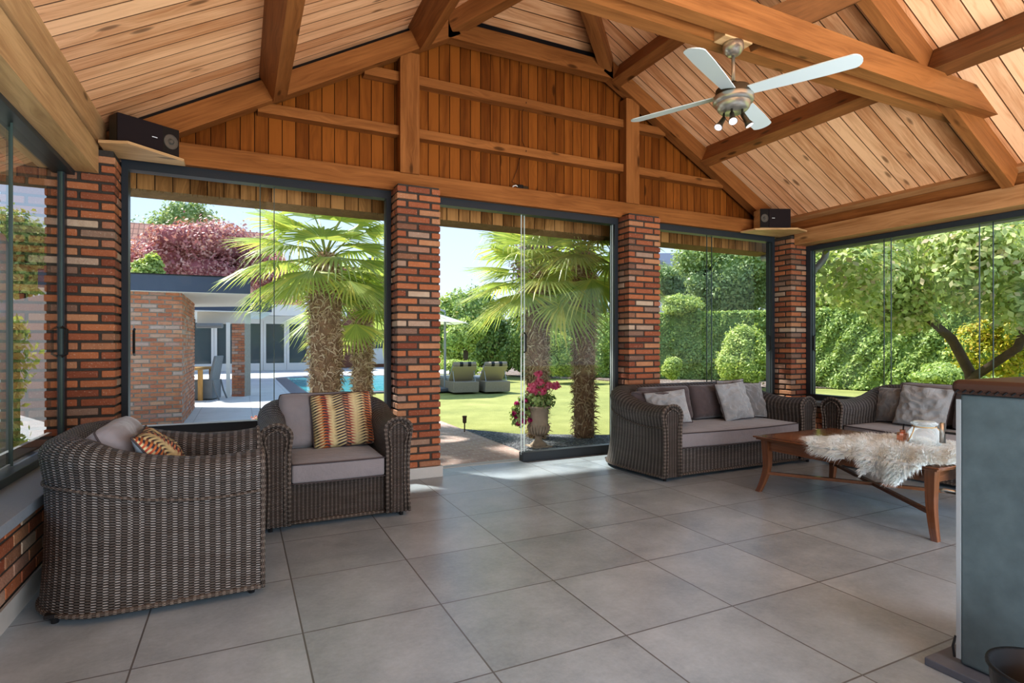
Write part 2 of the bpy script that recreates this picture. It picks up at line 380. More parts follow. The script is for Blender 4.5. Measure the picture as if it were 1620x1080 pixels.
M['hedge_dark'] = leafmat('shrub_leaf', [(0, (0.266, 0.368, 0.168)), (.55, (0.370, 0.496, 0.200)), (.9, (0.506, 0.608, 0.264)), (1, (0.586, 0.464, 0.296))])
M['bright'] = leafmat('bright_leaf', [(0, (0.386, 0.512, 0.176)), (.5, (0.538, 0.648, 0.216)), (1, (0.730, 0.768, 0.312))])
M['apple'] = leafmat('broad_leaf', [(0, (0.370, 0.480, 0.200)), (.45, (0.514, 0.624, 0.248)), (.8, (0.650, 0.720, 0.360)), (.93, (0.746, 0.704, 0.456)), (1, (0.666, 0.528, 0.408))])
M['yellow'] = leafmat('yellow_leaf', [(0, (.36, .42, .05)), (.5, (.58, .56, .06)), (1, (.72, .50, .10))])
M['conifer'] = leafmat('conifer_leaf', [(0, (0.314, 0.424, 0.208)), (.6, (0.458, 0.576, 0.280)), (1, (0.602, 0.688, 0.376))])
M['maple'] = leafmat('red_leaf', [(0, (.44, .15, .19)), (.5, (.66, .30, .34)), (1, (.82, .54, .54))])
M['purple'] = leafmat('purple_leaf', [(0, (.09, .04, .05)), (1, (.25, .14, .14))])
M['tree_green'] = leafmat('tree_leaf', [(0, (0.290, 0.376, 0.200)), (.6, (0.402, 0.512, 0.264)), (1, (0.538, 0.624, 0.360))])
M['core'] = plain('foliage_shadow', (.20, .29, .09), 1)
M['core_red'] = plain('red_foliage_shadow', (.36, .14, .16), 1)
M['pink'] = leafmat('pink_petal', [(0, (.80, .11, .27)), (1, (.90, .30, .45))], .3)
M['magenta'] = leafmat('magenta_petal', [(0, (.35, .02, .13)), (1, (.62, .04, .25))], .3)
M['stone'] = plain('weathered_urn', (.33, .27, .21), .9, bump=.8, bscale=50, var=.4)
M['rattan'] = plain('pale_rattan', (.30, .26, .21), .7, bump=.6, bscale=150, var=.2)
M['mesh_back'] = plain('beige_sling', (.46, .41, .27), .7)
M['canvas'] = leafmat('white_canvas', [(0, (.80, .80, .82)), (1, (.80, .80, .82))], .3)
M['grey_fab'] = fabric('grey_outdoor_fabric', (.20, .215, .23))

# ================================================================ SETTING: interior
XL, XR = -.81, 6.28            # inner faces of the corner pillars
YF, YP = 5.15, 4.88            # glass frame plane, pillar front plane
ZC = lambda x: 4.34-.57*(1.8-x) if x <= 2.68 else 4.34-.545*(x-3.6)
b = MB(); b.box(-1.28, 6.8, -3.2, 5.2, -.12, 0); b.build('floor', M['floor'])['kind'] = 'structure'
# door threshold strip
b = MB(); b.box(1.66, 3.78, 5.19, 5.3, -.1, .004); b.build('trim_1', M['skirt'])['kind'] = 'structure'
# ceiling : two slopes plus the small hip over the back gable, boards run up the slope
YB, YN, XE0, XE1 = 5.22, -3.2, -1.75, 6.97
rx, ry, rz = 2.68, 4.30, ZC(2.68)
def slope_uv(pts, side):
    k = math.sqrt(1+(.57 if side < 0 else .545)**2); return [(p[0]*k, p[1]) for p in pts]
b = MB()
gl, gr = (1.8, YB, ZC(1.8)), (3.6, YB, ZC(3.6))
L = [(XE0, YB, ZC(XE0)), (XE0, YN, ZC(XE0)), (rx, YN, rz), (rx, ry, rz), gl]
R = [(XE1, YN, ZC(XE1)), (XE1, YB, ZC(XE1)), gr, (rx, ry, rz), (rx, YN, rz)]
b.face(L, slope_uv(L, -1)); b.face(R, slope_uv(R, 1)); b.face([gl, (rx, ry, rz), gr], [(p[0], p[1]*1.15) for p in (gl, (rx, ry, rz), gr)])
for P_ in (L, R, [gl, (rx, ry, rz), gr]):
    q = [(x, y, z+.16) for x, y, z in P_]; b.face(q)
c = b.build('ceiling', M['ceil']); c['kind'] = 'structure'
# roof beyond the gable (keeps daylight out above the boards)
b = MB(); b.box(-1.3, 6.8, 5.24, 5.3, 2.6, 3.0); b.face([(-1.3, 5.26, 2.7), (6.8, 5.26, 2.7), (3.6, 5.26, 4.5), (1.8, 5.26, 4.5)])
b.build('wall_outer', M['soffit'])['kind'] = 'structure'
# gable boarding (vertical boards)
b = MB(); P_ = [(-1.2, 2.62), (6.7, 2.62), (6.7, ZC(6.7)), (3.6, ZC(3.6)), (1.8, ZC(1.8)), (-1.2, ZC(-1.2))]
b.face([(x, 5.19, z) for x, z in P_], [(z, x) for x, z in P_]); b.build('wall_back', M['gable'])['kind'] = 'structure'
# low walls with real bricks
def brickface(bm, mm, p0, p1, z0, z1, ch=.066, bl=.2, bw=.1, gap=.011, thick=.03, phase=0, jit=.002, nrm=None):
    "running-bond bricks on a straight face from p0 to p1 (plan points)"
    p0, p1 = Vector((*p0, 0)), Vector((*p1, 0)); d = p1-p0; L = d.length; d.normalize(); n = Vector((d.y, -d.x, 0)) if nrm is None else Vector(nrm)
    k = 0; z = z0
    while z < z1-.01:
        x = -((k+phase) % 2)*bl/2; zt = min(z+ch-gap, z1)
        while x < L-.01:
            a, e = max(x, 0), min(x+bl-gap, L)
            if e-a > .02:
                o = n*random.uniform(-jit, jit); a += random.uniform(0, jit); zz = z+random.uniform(-jit, jit)*.6
                A = p0+d*a+o; B = p0+d*e+o; C = B-n*thick; D = A-n*thick
                bm.hexa([(D.x, D.y, zz), (C.x, C.y, zz), (B.x, B.y, zz), (A.x, A.y, zz), (D.x, D.y, zt), (C.x, C.y, zt), (B.x, B.y, zt), (A.x, A.y, zt)])
            x += bl
        z += ch; k += 1
def pillar(x0, x1, y0, y1, z0, z1, label, bm_mat='brick', ch=.0665, seed=0):
    random.seed(seed); t = thing('brick_pillar', label, 'pillar', ((x0+x1)/2, (y0+y1)/2, 0))
    m = MB(); m.box(x0+.011, x1-.011, y0+.011, y1-.011, 0, z1); m.build('mortar_core', M['mortar'], t)
    m = MB(); k = 0; z = z0; W = x1-x0; D = y1-y0; g = .018; h = .1
    while z < z1-.03:
        zt = z+ch-g
        def br(a, b_, c, d):
            j = [random.uniform(-.0025, .0025) for _ in range(5)]
            m.box(a+j[0], b_+j[1], c+j[2], d+j[3], z+j[4]*.5, min(zt, z1)+j[4]*.5)
        if k % 2 == 0:   # stretchers on the front, side bricks start behind them
            n = max(2, round(W/.2)); w = W/n
            for i in range(n): br(x0+i*w, x0+(i+1)*w-(g if i < n-1 else 0), y0, y0+h-g)
            for yy0, yy1 in ((y0+h, y1),):
                br(x0, x0+h-g, yy0, yy1); br(x1-h+g, x1, yy0, yy1)
        else:
            br(x0, x0+h-g, y0, y0+.2-g); br(x1-h+g, x1, y0, y0+.2-g); br(x0+h, x1-h, y0, y0+h-g)
            if D > .23: br(x0, x0+h-g, y0+.2, y1); br(x1-h+g, x1, y0+.2, y1)
        z += ch; k += 1
    m.build('bricks', M[bm_mat], t, bevel=.0065, segs=2)
    s = MB(); s.box(x0-.018, x1+.018, y0-.018, min(y1, 5.16), 0, .098); s.build('skirting', M['skirt'], t, bevel=.002)
    return t
PT = 2.715
pillar(-1.215, XL, 4.88, 5.2, .5, 2.59, 'red brick corner pillar at the far left under the black speaker', seed=1)
pillar(1.245, 1.645, 4.90, 5.2, .1, 2.625, 'red brick pillar between the left window and the open glass door', seed=2)
pillar(3.785, 4.215, 4.92, 5.2, .1, 2.625, 'red brick pillar between the glass door and the rear right window', seed=3)
pillar(6.285, 6.69, 4.87, 5.2, .1, 2.585, 'red brick corner pillar behind the two sofas under the small speaker', seed=4)
random.seed(11)
def lowwall(name, p0, p1, depth, n, z1=.45):
    root = thing(name, kind='structure', loc=(min(p0[0], p1[0]), min(p0[1], p1[1]), 0))
    a, c = Vector((*p0, 0)), Vector((*p1, 0)); N_ = Vector((*n, 0))
    m = MB(); A = a-N_*.006; B = c-N_*.006; C = c-N_*depth; D = a-N_*depth
    xs = [A.x, B.x, C.x, D.x]; ys = [A.y, B.y, C.y, D.y]; m.box(min(xs), max(xs), min(ys), max(ys), 0, z1); m.build('mortar_core', M['mortar'], root)
    m = MB(); brickface(m, None, p0, p1, .105, z1, nrm=(*n, 0)); m.build('bricks', M['brick'], root, bevel=.004, segs=1)
    m = MB(); q = [a+N_*.012, c+N_*.012]; xs = [q[0].x, q[1].x, a.x, c.x]; ys = [q[0].y, q[1].y, a.y, c.y]; m.box(min(xs), max(xs), min(ys), max(ys), 0, .098); m.build('skirting', M['skirt'], root)
    return root
lowwall('wall_left', (-.90, -2.5), (-.90, 4.88), .36, (1, 0))
lowwall('wall_window', (XL, 5.12), (1.245, 5.12), .12, (0, -1))
lowwall('wall_window_right', (4.215, 5.12), (6.285, 5.12), .12, (0, -1))
lowwall('wall_right', (6.40, -2.5), (6.40, 4.87), .36, (-1, 0))
m = MB(); m.box(-1.26, -.83, -2.5, 4.87, .45, .5); m.build('sill_left', M['blue'], bevel=.004)['kind'] = 'structure'; bpy.data.objects['sill_left'].name = 'trim_2'
m = MB(); m.box(XL+.01, 1.24, 5.02, 5.24, .45, .5); m.build('trim_3', M['blue'], bevel=.004)['kind'] = 'structure'
m = MB(); m.box(4.22, 6.28, 5.02, 5.24, .45, .5); m.build('trim_4', M['blue'], bevel=.004)['kind'] = 'structure'
m = MB(); m.box(6.33, 6.76, -2.5, 4.86, .45, .5); m.build('trim_5', M['blue'], bevel=.004)['kind'] = 'structure'
m = MB(); m.face([(x, -3.15, z) for x, z in [(-1.2, 0), (6.7, 0), (6.7, ZC(6.7)), (2.68, ZC(2.68)), (-1.2, ZC(-1.2))]]); m.build('wall_rear', M['gable'])['kind'] = 'structure'
# --- timber structure
def beam(name, p0, p1, w, h, mat, label, up=(0, 0, 1), cat='beam', group=None, bevel=.004):
    m = MB(); m.bar(p0, p1, w, h, up); o = m.build(name, M[mat], bevel=bevel); tag(o, label, cat, group); return o
beam('wall_plate', (-1.2, 5.13, 2.69), (6.7, 5.13, 2.69), .14, .17, 'beam', 'long reddish timber plate lying across the brick pillars below the gable boards')
beam('wall_plate', (-1.075, -3, 2.515), (-1.075, 4.87, 2.515), .34, .20, 'beam_pale', 'heavy pale timber plate along the left glass wall, lower of the two')
beam('wall_plate', (-1.02, -3, 2.73), (-1.02, 5.0, 2.73), .27, .21, 'beam_pale', 'pale timber plate along the left wall, upper one meeting the ceiling boards')
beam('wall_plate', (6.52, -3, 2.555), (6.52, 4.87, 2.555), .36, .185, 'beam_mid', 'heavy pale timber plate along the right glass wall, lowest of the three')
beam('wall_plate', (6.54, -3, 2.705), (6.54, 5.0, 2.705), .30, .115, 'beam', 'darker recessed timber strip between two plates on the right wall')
beam('wall_plate', (6.44, -3, 2.80), (6.44, 5.1, 2.80), .20, .10, 'beam_mid', 'top timber batten where the right ceiling boards end', up=(.48, 0, .88))
# gable frame: rafters, flat collar, posts, rails
def gz(x): return ZC(x)-.145
def gable_bar(xa, xb, label, y=5.07):
    za, zb = gz(xa), gz(xb); n = Vector((-(zb-za), 0, xb-xa)).normalized()
    return beam('gable_rafter', (xa, y, za), (xb, y, zb), .12, .17, 'beam', label, up=tuple(n), cat='rafter')
gable_bar(-.85, 1.84, 'reddish rafter climbing the gable from the left speaker')
gable_bar(3.56, 6.30, 'reddish rafter descending the gable to the right speaker')
gable_bar(1.76, 3.64, 'level top timber of the gable between the two sloping rafters')
for xa, xb, lab in ((1.31, 1.49, 'broad upright post on the gable boards above the middle brick pillar'), (3.84, 4.02, 'broad upright post on the gable boards above the right door pillar')):
    m = MB(); m.bar(((xa+xb)/2, 5.10, 2.77), ((xa+xb)/2, 5.10, gz(xa if xa < 2 else xb)-.04), .12, xb-xa, (1, 0, 0)); tag(m.build('gable_post', M['beam'], bevel=.004), lab, 'post')
def zx(z, side):   # x where rafter underside has height z
    return 1.8-(4.34-.235-z)/.57 if side < 0 else 3.6+(4.34-.235-z)/.545
for z, nm in ((3.66, 'upper'), (3.165, 'lower')):
    for xa, xb, wh in ((1.50, 3.84, 'across the middle of the gable between the posts'), (zx(z, -1)-.02, 1.31, 'left of the gable post'), (4.03, zx(z, 1)+.02, 'right of the gable post')):
        if xb-xa > .1: beam('gable_rail', (xa, 5.14, z), (xb, 5.14, z), .10, .085, 'beam', f'{nm} horizontal rail {wh}', cat='rail')
# hip rafters from the gable corners to the ridge
for x0, lab in ((1.80, 'hip rafter rising from the left corner of the level gable timber'), (3.60, 'hip rafter rising from the right corner of the level gable timber')):
    a = Vector((x0, 5.06, ZC(x0)-.10)); e = Vector((rx, 4.30, rz-.16)); beam('hip_rafter', a, e, .12, .20, 'beam', lab, cat='rafter')
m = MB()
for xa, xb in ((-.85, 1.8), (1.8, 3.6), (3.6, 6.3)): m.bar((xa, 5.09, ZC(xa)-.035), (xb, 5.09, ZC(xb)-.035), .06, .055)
m.build('shadow_gap_strip', M['black'])['kind'] = 'structure'  # near-black bars added to draw the shaded gap between gable rafters and ceiling
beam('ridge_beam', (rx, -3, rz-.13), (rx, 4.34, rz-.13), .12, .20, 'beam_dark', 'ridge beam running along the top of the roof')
def purlin(x0, ya, yb, lab, mat='beam', side=-1):
    k = .57 if side < 0 else -.545; n = Vector((-k, 0, 1)).normalized(); c = Vector((x0, 0, ZC(x0)))-n*.11
    return beam('purlin', (c.x, ya, c.z), (c.x, yb, c.z), .12, .22, mat, lab, up=tuple(n), cat='purlin')
purlin(.19, 2.69, 5.03, 'lower purlin under the left ceiling slope, nearer the speaker')
purlin(1.43, 2.69, 5.03, 'upper purlin under the left ceiling slope beside the hip rafter')
purlin(3.79, 2.69, 5.03, 'upper purlin under the right ceiling slope behind the ceiling fan', side=1)
purlin(5.07, 2.69, 5.03, 'long lower purlin under the right ceiling slope', side=1)
purlin(.19, -3, 2.59, 'lower left purlin on the near side of the tie beams', side=-1)
purlin(1.43, -3, 2.59, 'upper left purlin on the near side of the tie beams', side=-1)
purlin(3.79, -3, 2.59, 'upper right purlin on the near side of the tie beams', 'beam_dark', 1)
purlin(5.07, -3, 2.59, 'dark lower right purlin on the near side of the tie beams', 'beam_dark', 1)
# truss: two tie beams clamping the principal rafters
for xa, xb, side, lab in ((-.75, rx, -1, 'truss rafter on the left slope clamped by the tie beams'), (rx, 6.34, 1, 'pale truss rafter on the right slope clamped by the tie beams')):
    za, zb = ZC(xa)-.125, ZC(xb)-.125; n = Vector((-(zb-za), 0, xb-xa)).normalized()
    beam('truss_rafter', (xa, 2.64, za), (xb, 2.64, zb), .088, .22, 'beam', lab, up=tuple(n), cat='rafter')
for y, lab in ((2.545, 'nearer long tie beam of the truss above the ceiling fan'), (2.735, 'farther long tie beam of the truss behind the ceiling fan')):
    m = MB(); xa, xb, z0, z1 = -.27, 5.79, 3.15, 3.335
    pts = [(xa, z0), (xb, z0), (xb-.32, z1), (xa+.32, z1)]
    for yy, rev in ((y-.05, 0), (y+.05, 1)):
        q = [(x, yy, z) for x, z in pts]; u_ = [(x, z) for x, z in pts]
        if rev: q = q[::-1]; u_ = u_[::-1]
        m.face(q, u_)
    for i in range(4):
        A, B = pts[i], pts[(i+1) % 4]
        m.face([(A[0], y+.05, A[1]), (B[0], y+.05, B[1]), (B[0], y-.05, B[1]), (A[0], y-.05, A[1])][::-1], [(A[0], .8), (B[0], .8), (B[0], .7), (A[0], .7)][::-1])
    tag(m.build('tie_beam', M['beam'], bevel=.004), lab, 'beam')
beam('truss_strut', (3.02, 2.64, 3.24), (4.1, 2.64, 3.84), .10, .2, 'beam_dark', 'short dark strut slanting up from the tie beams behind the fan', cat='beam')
m = MB(); m.box(2.74, 2.98, 2.592, 2.688, 3.14, 3.28); tag(m.build('mounting_block', M['beam_pale'], bevel=.003), 'pale wooden block between the tie beams that carries the fan', 'block')
# --- eaves outside
m = MB(); q = [(-1.9, 5.60, 2.505), (7.0, 5.60, 2.505), (7.0, 5.60, 3.0), (-1.9, 5.60, 3.0)]; m.face(q, [(p[2], p[0]) for p in q])
q = [(-1.9, 5.22, 2.97), (7.0, 5.22, 2.97), (7.0, 5.66, 2.97), (-1.9, 5.66, 2.97)]; m.face(q[::-1]); m.build('trim_6', M['soffit'])['kind'] = 'structure'
m = MB(); N_ = 900
for i in range(N_):
    x = -1.9+8.9*i/N_; w = .010; l = random.uniform(.0, .022) if random.random() < .5 else 0; y = 5.605
    if l: m.face([(x, y, 2.52), (x+w, y, 2.52), (x+w*.6, y, 2.505-l), (x+w*.3, y, 2.503-l)])
m.box(-1.9, 7.0, 5.63, 6.0, 2.52, 3.2)
o = m.build('thatch_eave', M['thatch']); o['kind'] = 'structure'; o.name = 'trim_7'
m = MB(); m.tube([(7.0, -3, 2.49), (7.0, 5.9, 2.49)], .055, 12); tag(m.build('rain_gutter', M['zinc'], smooth=True), 'half round grey gutter along the eave outside the right windows', 'gutter')
m = MB(); m.tube([(-1.80, -3, 2.36), (-1.80, 5.9, 2.36)], .055, 12); tag(m.build('rain_gutter', M['zinc'], smooth=True), 'grey gutter along the eave outside the left glass wall', 'gutter')
def bend(pts, r, name, lab, n=12):
    P_ = [Vector(p) for p in pts]; out = [P_[0]]
    for i in range(1, len(P_)-1):
        for k in range(7):
            s = k/6; a = P_[i]+(P_[i-1]-P_[i]).normalized()*.09; c = P_[i]+(P_[i+1]-P_[i]).normalized()*.09
            out.append(a*(1-s)**2+P_[i]*2*s*(1-s)+c*s*s)
    out.append(P_[-1]); m = MB(); m.tube(out, r, n); return tag(m.build(name, M['zinc'], smooth=True), lab, 'downpipe')
bend([(7.0, 4.9, 2.46), (7.0, 4.9, 2.36), (6.83, 5.12, 2.02), (6.83, 5.12, -.08)], .042, 'downpipe', 'grey downpipe bending in to the right corner pillar')
bend([(-1.80, 4.2, 2.34), (-1.80, 4.2, 2.24), (-1.36, 4.62, 1.86), (-1.36, 4.62, -.08)], .045, 'downpipe', 'grey downpipe outside the left glass wall')

# --- glazing
def pane(root, p0, p1, z0, z1, handle=None, hz=1.22, n=(0, -1, 0), edge='glass_edge', track=True):
    "glass sheet between two plan points, with polished edges"
    p0, p1 = Vector((*p0, 0)), Vector((*p1, 0)); d = (p1-p0).normalized(); N_ = Vector(n); m = MB(); t = .005
    a, c = p0-N_*t, p1-N_*t; e, f = p0+N_*t, p1+N_*t
    m.face([(a.x, a.y, z0), (c.x, c.y, z0), (c.x, c.y, z1), (a.x, a.y, z1)])
    o = m.build('pane', M['glass'], root)
    for q, nm in ((p0, 0), (p1, 1)):
        m = MB(); m.bar((q.x, q.y, z0), (q.x, q.y, z1), .011, .007, tuple(d)); m.build('pane_edge', M[edge], o)
    if handle is not None:
        h = p0 if handle == 0 else p1; s = d if handle == 0 else -d
        q = h+s*.035+N_*.035
        m = MB(); m.tube([(q.x-N_.x*.03, q.y-N_.y*.03, hz+.10), (q.x, q.y, hz+.085), (q.x, q.y, hz-.085), (q.x-N_.x*.03, q.y-N_.y*.03, hz-.10)], .009, 8)
        m.build('handle', M['black'], o)
    return o
def framebars(root, p0, p1, z0, z1, th=.07, n=(0, -1, 0), bottom=True, bh=.07, mat='alu', sides=(1, 1)):
    p0, p1 = Vector((*p0, 0)), Vector((*p1, 0)); d = (p1-p0).normalized()
    m = MB()
    m.bar((p0.x, p0.y, z1-th/2), (p1.x, p1.y, z1-th/2), .10, th)
    for q, s, on in ((p0, 1, sides[0]), (p1, -1, sides[1])):
        if on:
            c = q+d*s*.022; m.bar((c.x, c.y, z0), (c.x, c.y, z1-th), .10, .044, tuple(d))
    if bottom: m.bar((p0.x, p0.y, z0+bh/2), (p1.x, p1.y, z0+bh/2), .10, bh)
    return m.build('frame', M[mat], root, bevel=.003)
w = thing('window_1', kind='structure', loc=(-.8, 5.15, .5)); framebars(w, (XL, 5.165), (1.245, 5.165), .5, 2.605)
pane(w, (-.77, 5.185), (.26, 5.185), .56, 2.54, handle=0); pane(w, (.15, 5.155), (1.20, 5.155), .56, 2.54)
w = thing('door_1', kind='structure', loc=(1.65, 5.15, 0)); framebars(w, (1.645, 5.165), (3.785, 5.165), .0, 2.605, bottom=False)
pane(w, (2.65, 5.19), (3.74, 5.19), .07, 2.54, edge='glass_edge_lit'); pane(w, (2.60, 5.16), (3.74, 5.16), .07, 2.54, handle=0, edge='glass_edge_lit')
m = MB(); m.box(2.60, 3.785, 5.12, 5.21, 0, .095); m.build('bottom_track', M['alu'], w, bevel=.004)
w = thing('window_2', kind='structure', loc=(4.2, 5.15, .5)); framebars(w, (4.215, 5.165), (6.285, 5.165), .5, 2.605)
pane(w, (4.25, 5.185), (5.25, 5.185), .56, 2.54); pane(w, (5.14, 5.155), (6.24, 5.155), .56, 2.54, handle=1)
w = thing('window_3', kind='structure', loc=(6.6, 4.87, .5))
m = MB(); m.box(6.56, 6.66, 4.805, 4.87, .5, 2.47); m.box(6.56, 6.66, -2.5, 4.81, 2.40, 2.46); m.box(6.56, 6.66, -2.5, 4.81, .5, .57); m.build('frame', M['alu'], w, bevel=.003)
for i, (a, e) in enumerate(((4.80, 3.84), (3.935, 2.90), (3.0, 1.96), (2.05, 1.0), (1.1, .05), (.15, -.9), (-.8, -2.4))):
    pane(w, (6.60+.03*(i % 2), a), (6.60+.03*(i % 2), e), .56, 2.41, handle=0 if i == 0 else None, n=(-1, 0, 0))
w = thing('window_4', kind='structure', loc=(-1.1, 4.87, .5))
m = MB(); m.box(-1.13, -1.085, 4.81, 4.87, .5, 2.43); m.box(-1.16, -1.04, -2.5, 4.87, .5, .545); m.box(-1.16, -1.04, -2.5, 4.87, 2.385, 2.42); m.build('frame', M['alu'], w, bevel=.003)
m = MB(); m.box(-1.19, -1.165, -2.5, 4.86, .5, .60); m.build('grey_track', M['alu_light'], w)
for i, (a, e) in enumerate(((4.81, 3.87), (3.95, 2.92), (3.0, 1.96), (2.05, 1.0), (1.1, .05), (.15, -.9), (-.8, -2.4))):
    pane(w, (-1.10-.03*(i % 2), a), (-1.10-.03*(i % 2), e), .55, 2.40, handle=0 if i == 0 else None, n=(1, 0, 0))

# ================================================================ wicker furniture
def tub(root, W, D, ha, hb, t, R, seat, flare=.03, wick='wicker', feet=True, y0=.0, backcurve=0):
    "U-shaped rolled wicker shell; front at local y=0, back at y=D"
    path = []; r = R
    pts = []
    n1 = 16; n2 = 14; n3 = max(10, int((W-2*r)/.12))
    for i in range(n1): pts.append((-W/2, (D-r)*i/n1, -1, 0))
    for i in range(n2):
        a = PI-PI/2*i/n2; pts.append((-W/2+r+r*math.cos(a), D-r+r*math.sin(a), math.cos(a), math.sin(a)))
    for i in range(n3+1):
        s = i/n3; pts.append((-W/2+r+(W-2*r)*s, D, 0, 1))
    full = pts+[(-x, y, -nx, ny) for x, y, nx, ny in pts[:n1+n2][::-1]]
    half = len(full)
    def H(x, y):
        s = min(1, max(0, (y-.42*D)/(.50*D))); s = s*s*(3-2*s)
        e = min(1, max(0, y/.10)); h = ha-.0*(1-e)+(hb-ha)*s
        if y < D*.45: h -= .018*math.sin(PI*min(1, y/(D*.45)))
        return h
    ns = 9; V = []; U = []; acc = 0; prev = None; secs = []
    for (x, y, nx, ny) in full:
        if prev: acc += math.hypot(x-prev[0], y-prev[1])
        prev = (x, y); h = H(x, y); rr = t/2; zc = h-rr*.95; sec = []
        fl = flare*min(1, max(0, y/(D*.5))) if flare else 0
        for z in (.035, .12, .24, zc*.62, zc*.82):
            k = (1-z/zc); off = rr+fl*(k*k*1.2)+.0
            bul = .012*math.sin(PI*min(1, z/zc)) * -1
            sec.append((off+bul, z))
        for k in range(ns):
            a = PI*k/(ns-1); sec.append(((rr+.014)*math.cos(a)*(1 if math.cos(a) > 0 else .95), zc+(h-zc)*math.sin(a)))
        for z in (zc*.8, seat-.02): sec.append((-rr*.93, z))
        secs.append((x, y, nx, ny, sec, acc))
    m = MB(); m2 = MB()
    ms = len(secs[0][4])
    P_ = []
    for (x, y, nx, ny, sec, ac) in secs:
        cx, cy = x-nx*t/2, y-ny*t/2; row = []
        for o_, z in sec: row.append((cx+nx*o_, cy+ny*o_, z))
        P_.append(row)
    for i in range(len(secs)-1):
        la = 0
        for k in range(ms-1):
            a, b_, c, d = P_[i][k], P_[i+1][k], P_[i+1][k+1], P_[i][k+1]
            s1 = la+(Vector(d)-Vector(a)).length; u0, u1 = secs[i][5], secs[i+1][5]
            m.face([a, b_, c, d], [(u0, la), (u1, la), (u1, s1), (u0, s1)]); la = s1
    # front arch caps
    for idx in (0, -1):
        sec = P_[idx]; f = [Vector(p) for p in sec]; lo = [Vector((f[-1].x, f[-1].y, .035))]
        loop = f+lo
        if idx == -1: loop = loop[::-1]
        m2 = MB(); m2.face([p+Vector((0, -.004, 0)) for p in loop], [(p.x*1.0, p.z) for p in loop]); m2.build('arm_front', M['wicker_fine'], root)
    me = bpy.data.meshes
    sh = m.build('wicker_shell', M[wick], root, smooth=True)
    for idx in (0, -1):
        pl = [Vector(p)+Vector((0, -.008, 0)) for p in P_[idx]]+[Vector((P_[idx][-1][0], -.008, .035))]
        m = MB(); m.tube(pl, .011, 8); m.build('braided_trim', M['braid'], root, smooth=True)
        inn = [Vector((p.x+(.028 if (p.x < (P_[idx][0][0]+P_[idx][-2][0])/2) else -.028), -.010, p.z-(.03 if p.z > ha-t/2 else 0))) for p in pl]
        m = MB(); m.tube(inn, .007, 6); m.build('braided_trim', M['braid'], root, smooth=True)
    # seam braid below the roll
    seam = []
    for (x, y, nx, ny, sec, ac) in secs:
        cx, cy = x-nx*t/2, y-ny*t/2; o_ = sec[4][0]; seam.append((cx+nx*(o_+.004), cy+ny*(o_+.004), sec[4][1]))
    m = MB(); m.tube(seam, .007, 6); m.build('seam_braid', M['braid'], root, smooth=True)
    base = [(P_[i][0][0], P_[i][0][1], .04) for i in range(len(P_))]
    m = MB(); m.tube(base, .012, 6); m.build('base_braid', M['braid'], root, smooth=True)
    iw = W/2-t*.96
    m = MB(); x0, x1 = -iw, iw; yq = .035
    m.face([(x0, yq, .035), (x1, yq, .035), (x1, yq, seat-.01), (x0, yq, seat-.01)], [(x0, .0), (x1, .0), (x1, seat), (x0, seat)])
    m.face([(x0, yq, seat-.01), (x1, yq, seat-.01), (x1, D-t, seat-.01), (x0, D-t, seat-.01)])
    m.build('front_skirt', M['wicker_fine' if W < 1.2 else wick], root)
    m = MB(); m.tube([(x0, yq-.004, .04), (x1, yq-.004, .04)], .012, 6); m.build('base_braid', M['braid'], root, smooth=True)
    m = MB(); m.box(-W/2+.05, W/2-.05, .06, D-.06, .035, .05); m.build('bottom_panel', M['black'], root)
    for fx, fy in ((-W/2+.05, .04), (W/2-.05, .04), (-W/2+.09, D-.09), (W/2-.09, D-.09)):
        m = MB(); m.lathe([(0, 0), (.014, 0), (.018, .04), (0, .04)], (fx, fy, 0), 12); m.build('foot', M['black'], root)
